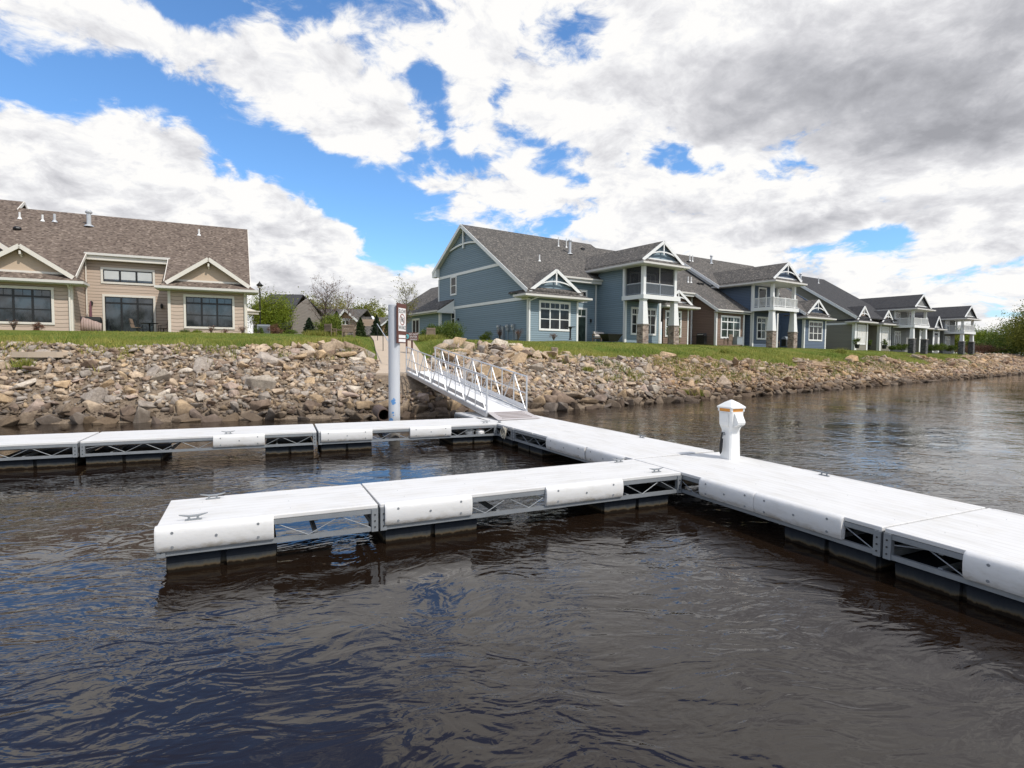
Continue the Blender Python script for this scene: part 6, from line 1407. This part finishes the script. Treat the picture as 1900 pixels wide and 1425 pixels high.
# things on the blue house patio
t = thing('bird_table', 'black pedestal table standing before the blue bay window', 'table', HW(2.9, -1.6), HRZ); MB().box(-.28, .28, -.28, .28, .98, 1.03).build('table_top', M['black'], t); MB().lathe([(.16, 0), (.10, .06), (.07, .12), (.07, .8), (.14, .975)], 12).build('pedestal', M['black'], t)
t = thing('fire_pit', 'black tapered fire pit table on the blue house patio', 'fire pit', HW(7.6, -1.2), HRZ); MB().loft([[(x * .5, y * .35, .0) for x, y in ((-1, -1), (1, -1), (1, 1), (-1, 1))], [(x * .80, y * .55, .55) for x, y in ((-1, -1), (1, -1), (1, 1), (-1, 1))]]).build('tapered_base', M['black'], t); MB().box(-.84, .84, -.58, .58, .551, .60).build('rim', M['black'], t)
t = thing('outdoor_sofa', 'wooden sofa with pale cushions on the blue house patio', 'sofa', HW(8.35, .6), HRZ + R(20)); MB().box(-.95, .95, -.4, .4, .22, .32).build('frame', M['wood'], t)
for x in (-.48, .48): MB().box(x - .45, x + .45, -.38, .25, .321, .46).build('seat_cushion', M['cushion'], t); MB().slab([(x - .45, .22, .46), (x + .45, .22, .46), (x + .45, .34, .86), (x - .45, .34, .86)], (0, .12, 0)).build('back_cushion', M['cushion'], t)
for x in (-.98, .98):
    MB().box(x - .04, x + .04, -.42, .46, .60, .66).build('armrest', M['wood'], t)
    for y in (-.38, .42): MB().box(x - .035, x + .035, y - .035, y + .035, 0, .599).build('leg', M['wood'], t)
# barbecue by the brown wall
def barbecue(label, loc, rz, cover=None):
    t = thing('barbecue', label, 'barbecue', loc, rz); mb = MB(); mb.box(-.42, .42, -.28, .28, .05, .80); mb.build('cabinet', M['black'], t); n = 7
    ring = lambda x: [(x, .30 * math.cos(a), .82 + .34 * math.sin(a)) for a in [math.pi * i / n for i in range(n + 1)]]
    mb = MB(); mb.loft([ring(-.42), ring(.42)]); mb.build('lid', cover or M['black'], t); MB().tube([(-.3, -.33, .98), (.3, -.33, .98)], .02, 6).build('lid_handle', M['alu'], t)
    for x in (-.62, .62): MB().box(x - .18, x + .18, -.25, .25, .80, .83).build('side_shelf', M['black'], t)
    return t
barbecue('black barbecue against the brown side wall', HW(22.3, 1.0), HRZ + R(-80)); barbecue('grey covered barbecue behind the right post of the dark blue porch', HW(36.9, .6), HRZ, M['steel'])
bench('pale grey garden chair in front of the brown house window', HW(23.9, -1.0), HRZ + R(190), .7); bench('dark red patio chair under the dark blue balcony', HW(34.6, .5), HRZ + R(10), .8)
t = thing('small_cabinet', 'pale blue grey storage box beside the garden chair at the brown house', 'box', HW(24.9, -1.3), HRZ); MB().box(-.45, .45, -.3, .3, 0, .72).build('box_body', M['steel'], t); MB().box(-.48, .48, -.33, .33, .721, .77).build('lid', M['steel'], t)
for u_, w_, lab in ((57.0, .6, 'dark planter in the taupe house recess'), (58.0, -.9, 'black planter between the two taupe bays'), (51.4, -.5, 'small black planter at the left corner of the taupe house')):
    t = thing('planter', lab, 'planter', HW(u_, w_), HRZ); MB().lathe([(.22, 0), (.30, .45), (.32, .5), (.28, .5)], 12).build('pot', M['black'], t); P, ti = clump_points((0, 0, .85), (.4, .4, .4), 700, 10); crown_part('foliage', P, ti, .06, M['leaf_green'], t)
# flat pale stone slab on the lawn edge, lawn blocks
p = hit(78, 663); t = thing('stone_slab', 'flat pinkish stone slab lying in the grass at the far left', 'stone slab', (p.x, p.y, p.z - .02), R(8)); o = MB().loft([[(x * .72 + .05 * y, y * .35, 0) for x, y in ((-1, -1), (-.2, -1.15), (1, -.9), (1.1, .8), (-.9, 1))], [(x * .70 + .05 * y, y * .34, .20) for x, y in ((-1, -1), (-.2, -1.15), (1, -.9), (1.1, .8), (-.9, 1))]]).build('slab', M['concrete'], t)

# ------------------------------------------------------------------ far shore behind the viewer (seen mirrored in the windows)
N_ = 9000; xs = rng.uniform(-260, 260, N_); hts = 9 + 8 * vnoise(xs, xs * 0, 17, 4) + 4 * vnoise(xs, xs * 0, 6, 8)
Pf = np.stack([xs, -165 - rng.uniform(0, 22, N_), rng.uniform(0, 1, N_) ** .8 * hts], 1)
tri_mesh('treeline', leaf_tris(Pf, 1.5), np.repeat(rng.uniform(0, .8, N_), 2), M['leaf_green'], 'dark green wood along the opposite shore', 'woods', 'stuff')
fb_ = MB(); fb_.slab([(-600, -160, .6), (600, -160, .6), (600, -700, 3), (-600, -700, 3)], (0, 0, -3)); tag(fb_.build('far_bank', M['leaf_olive']), kind='structure')
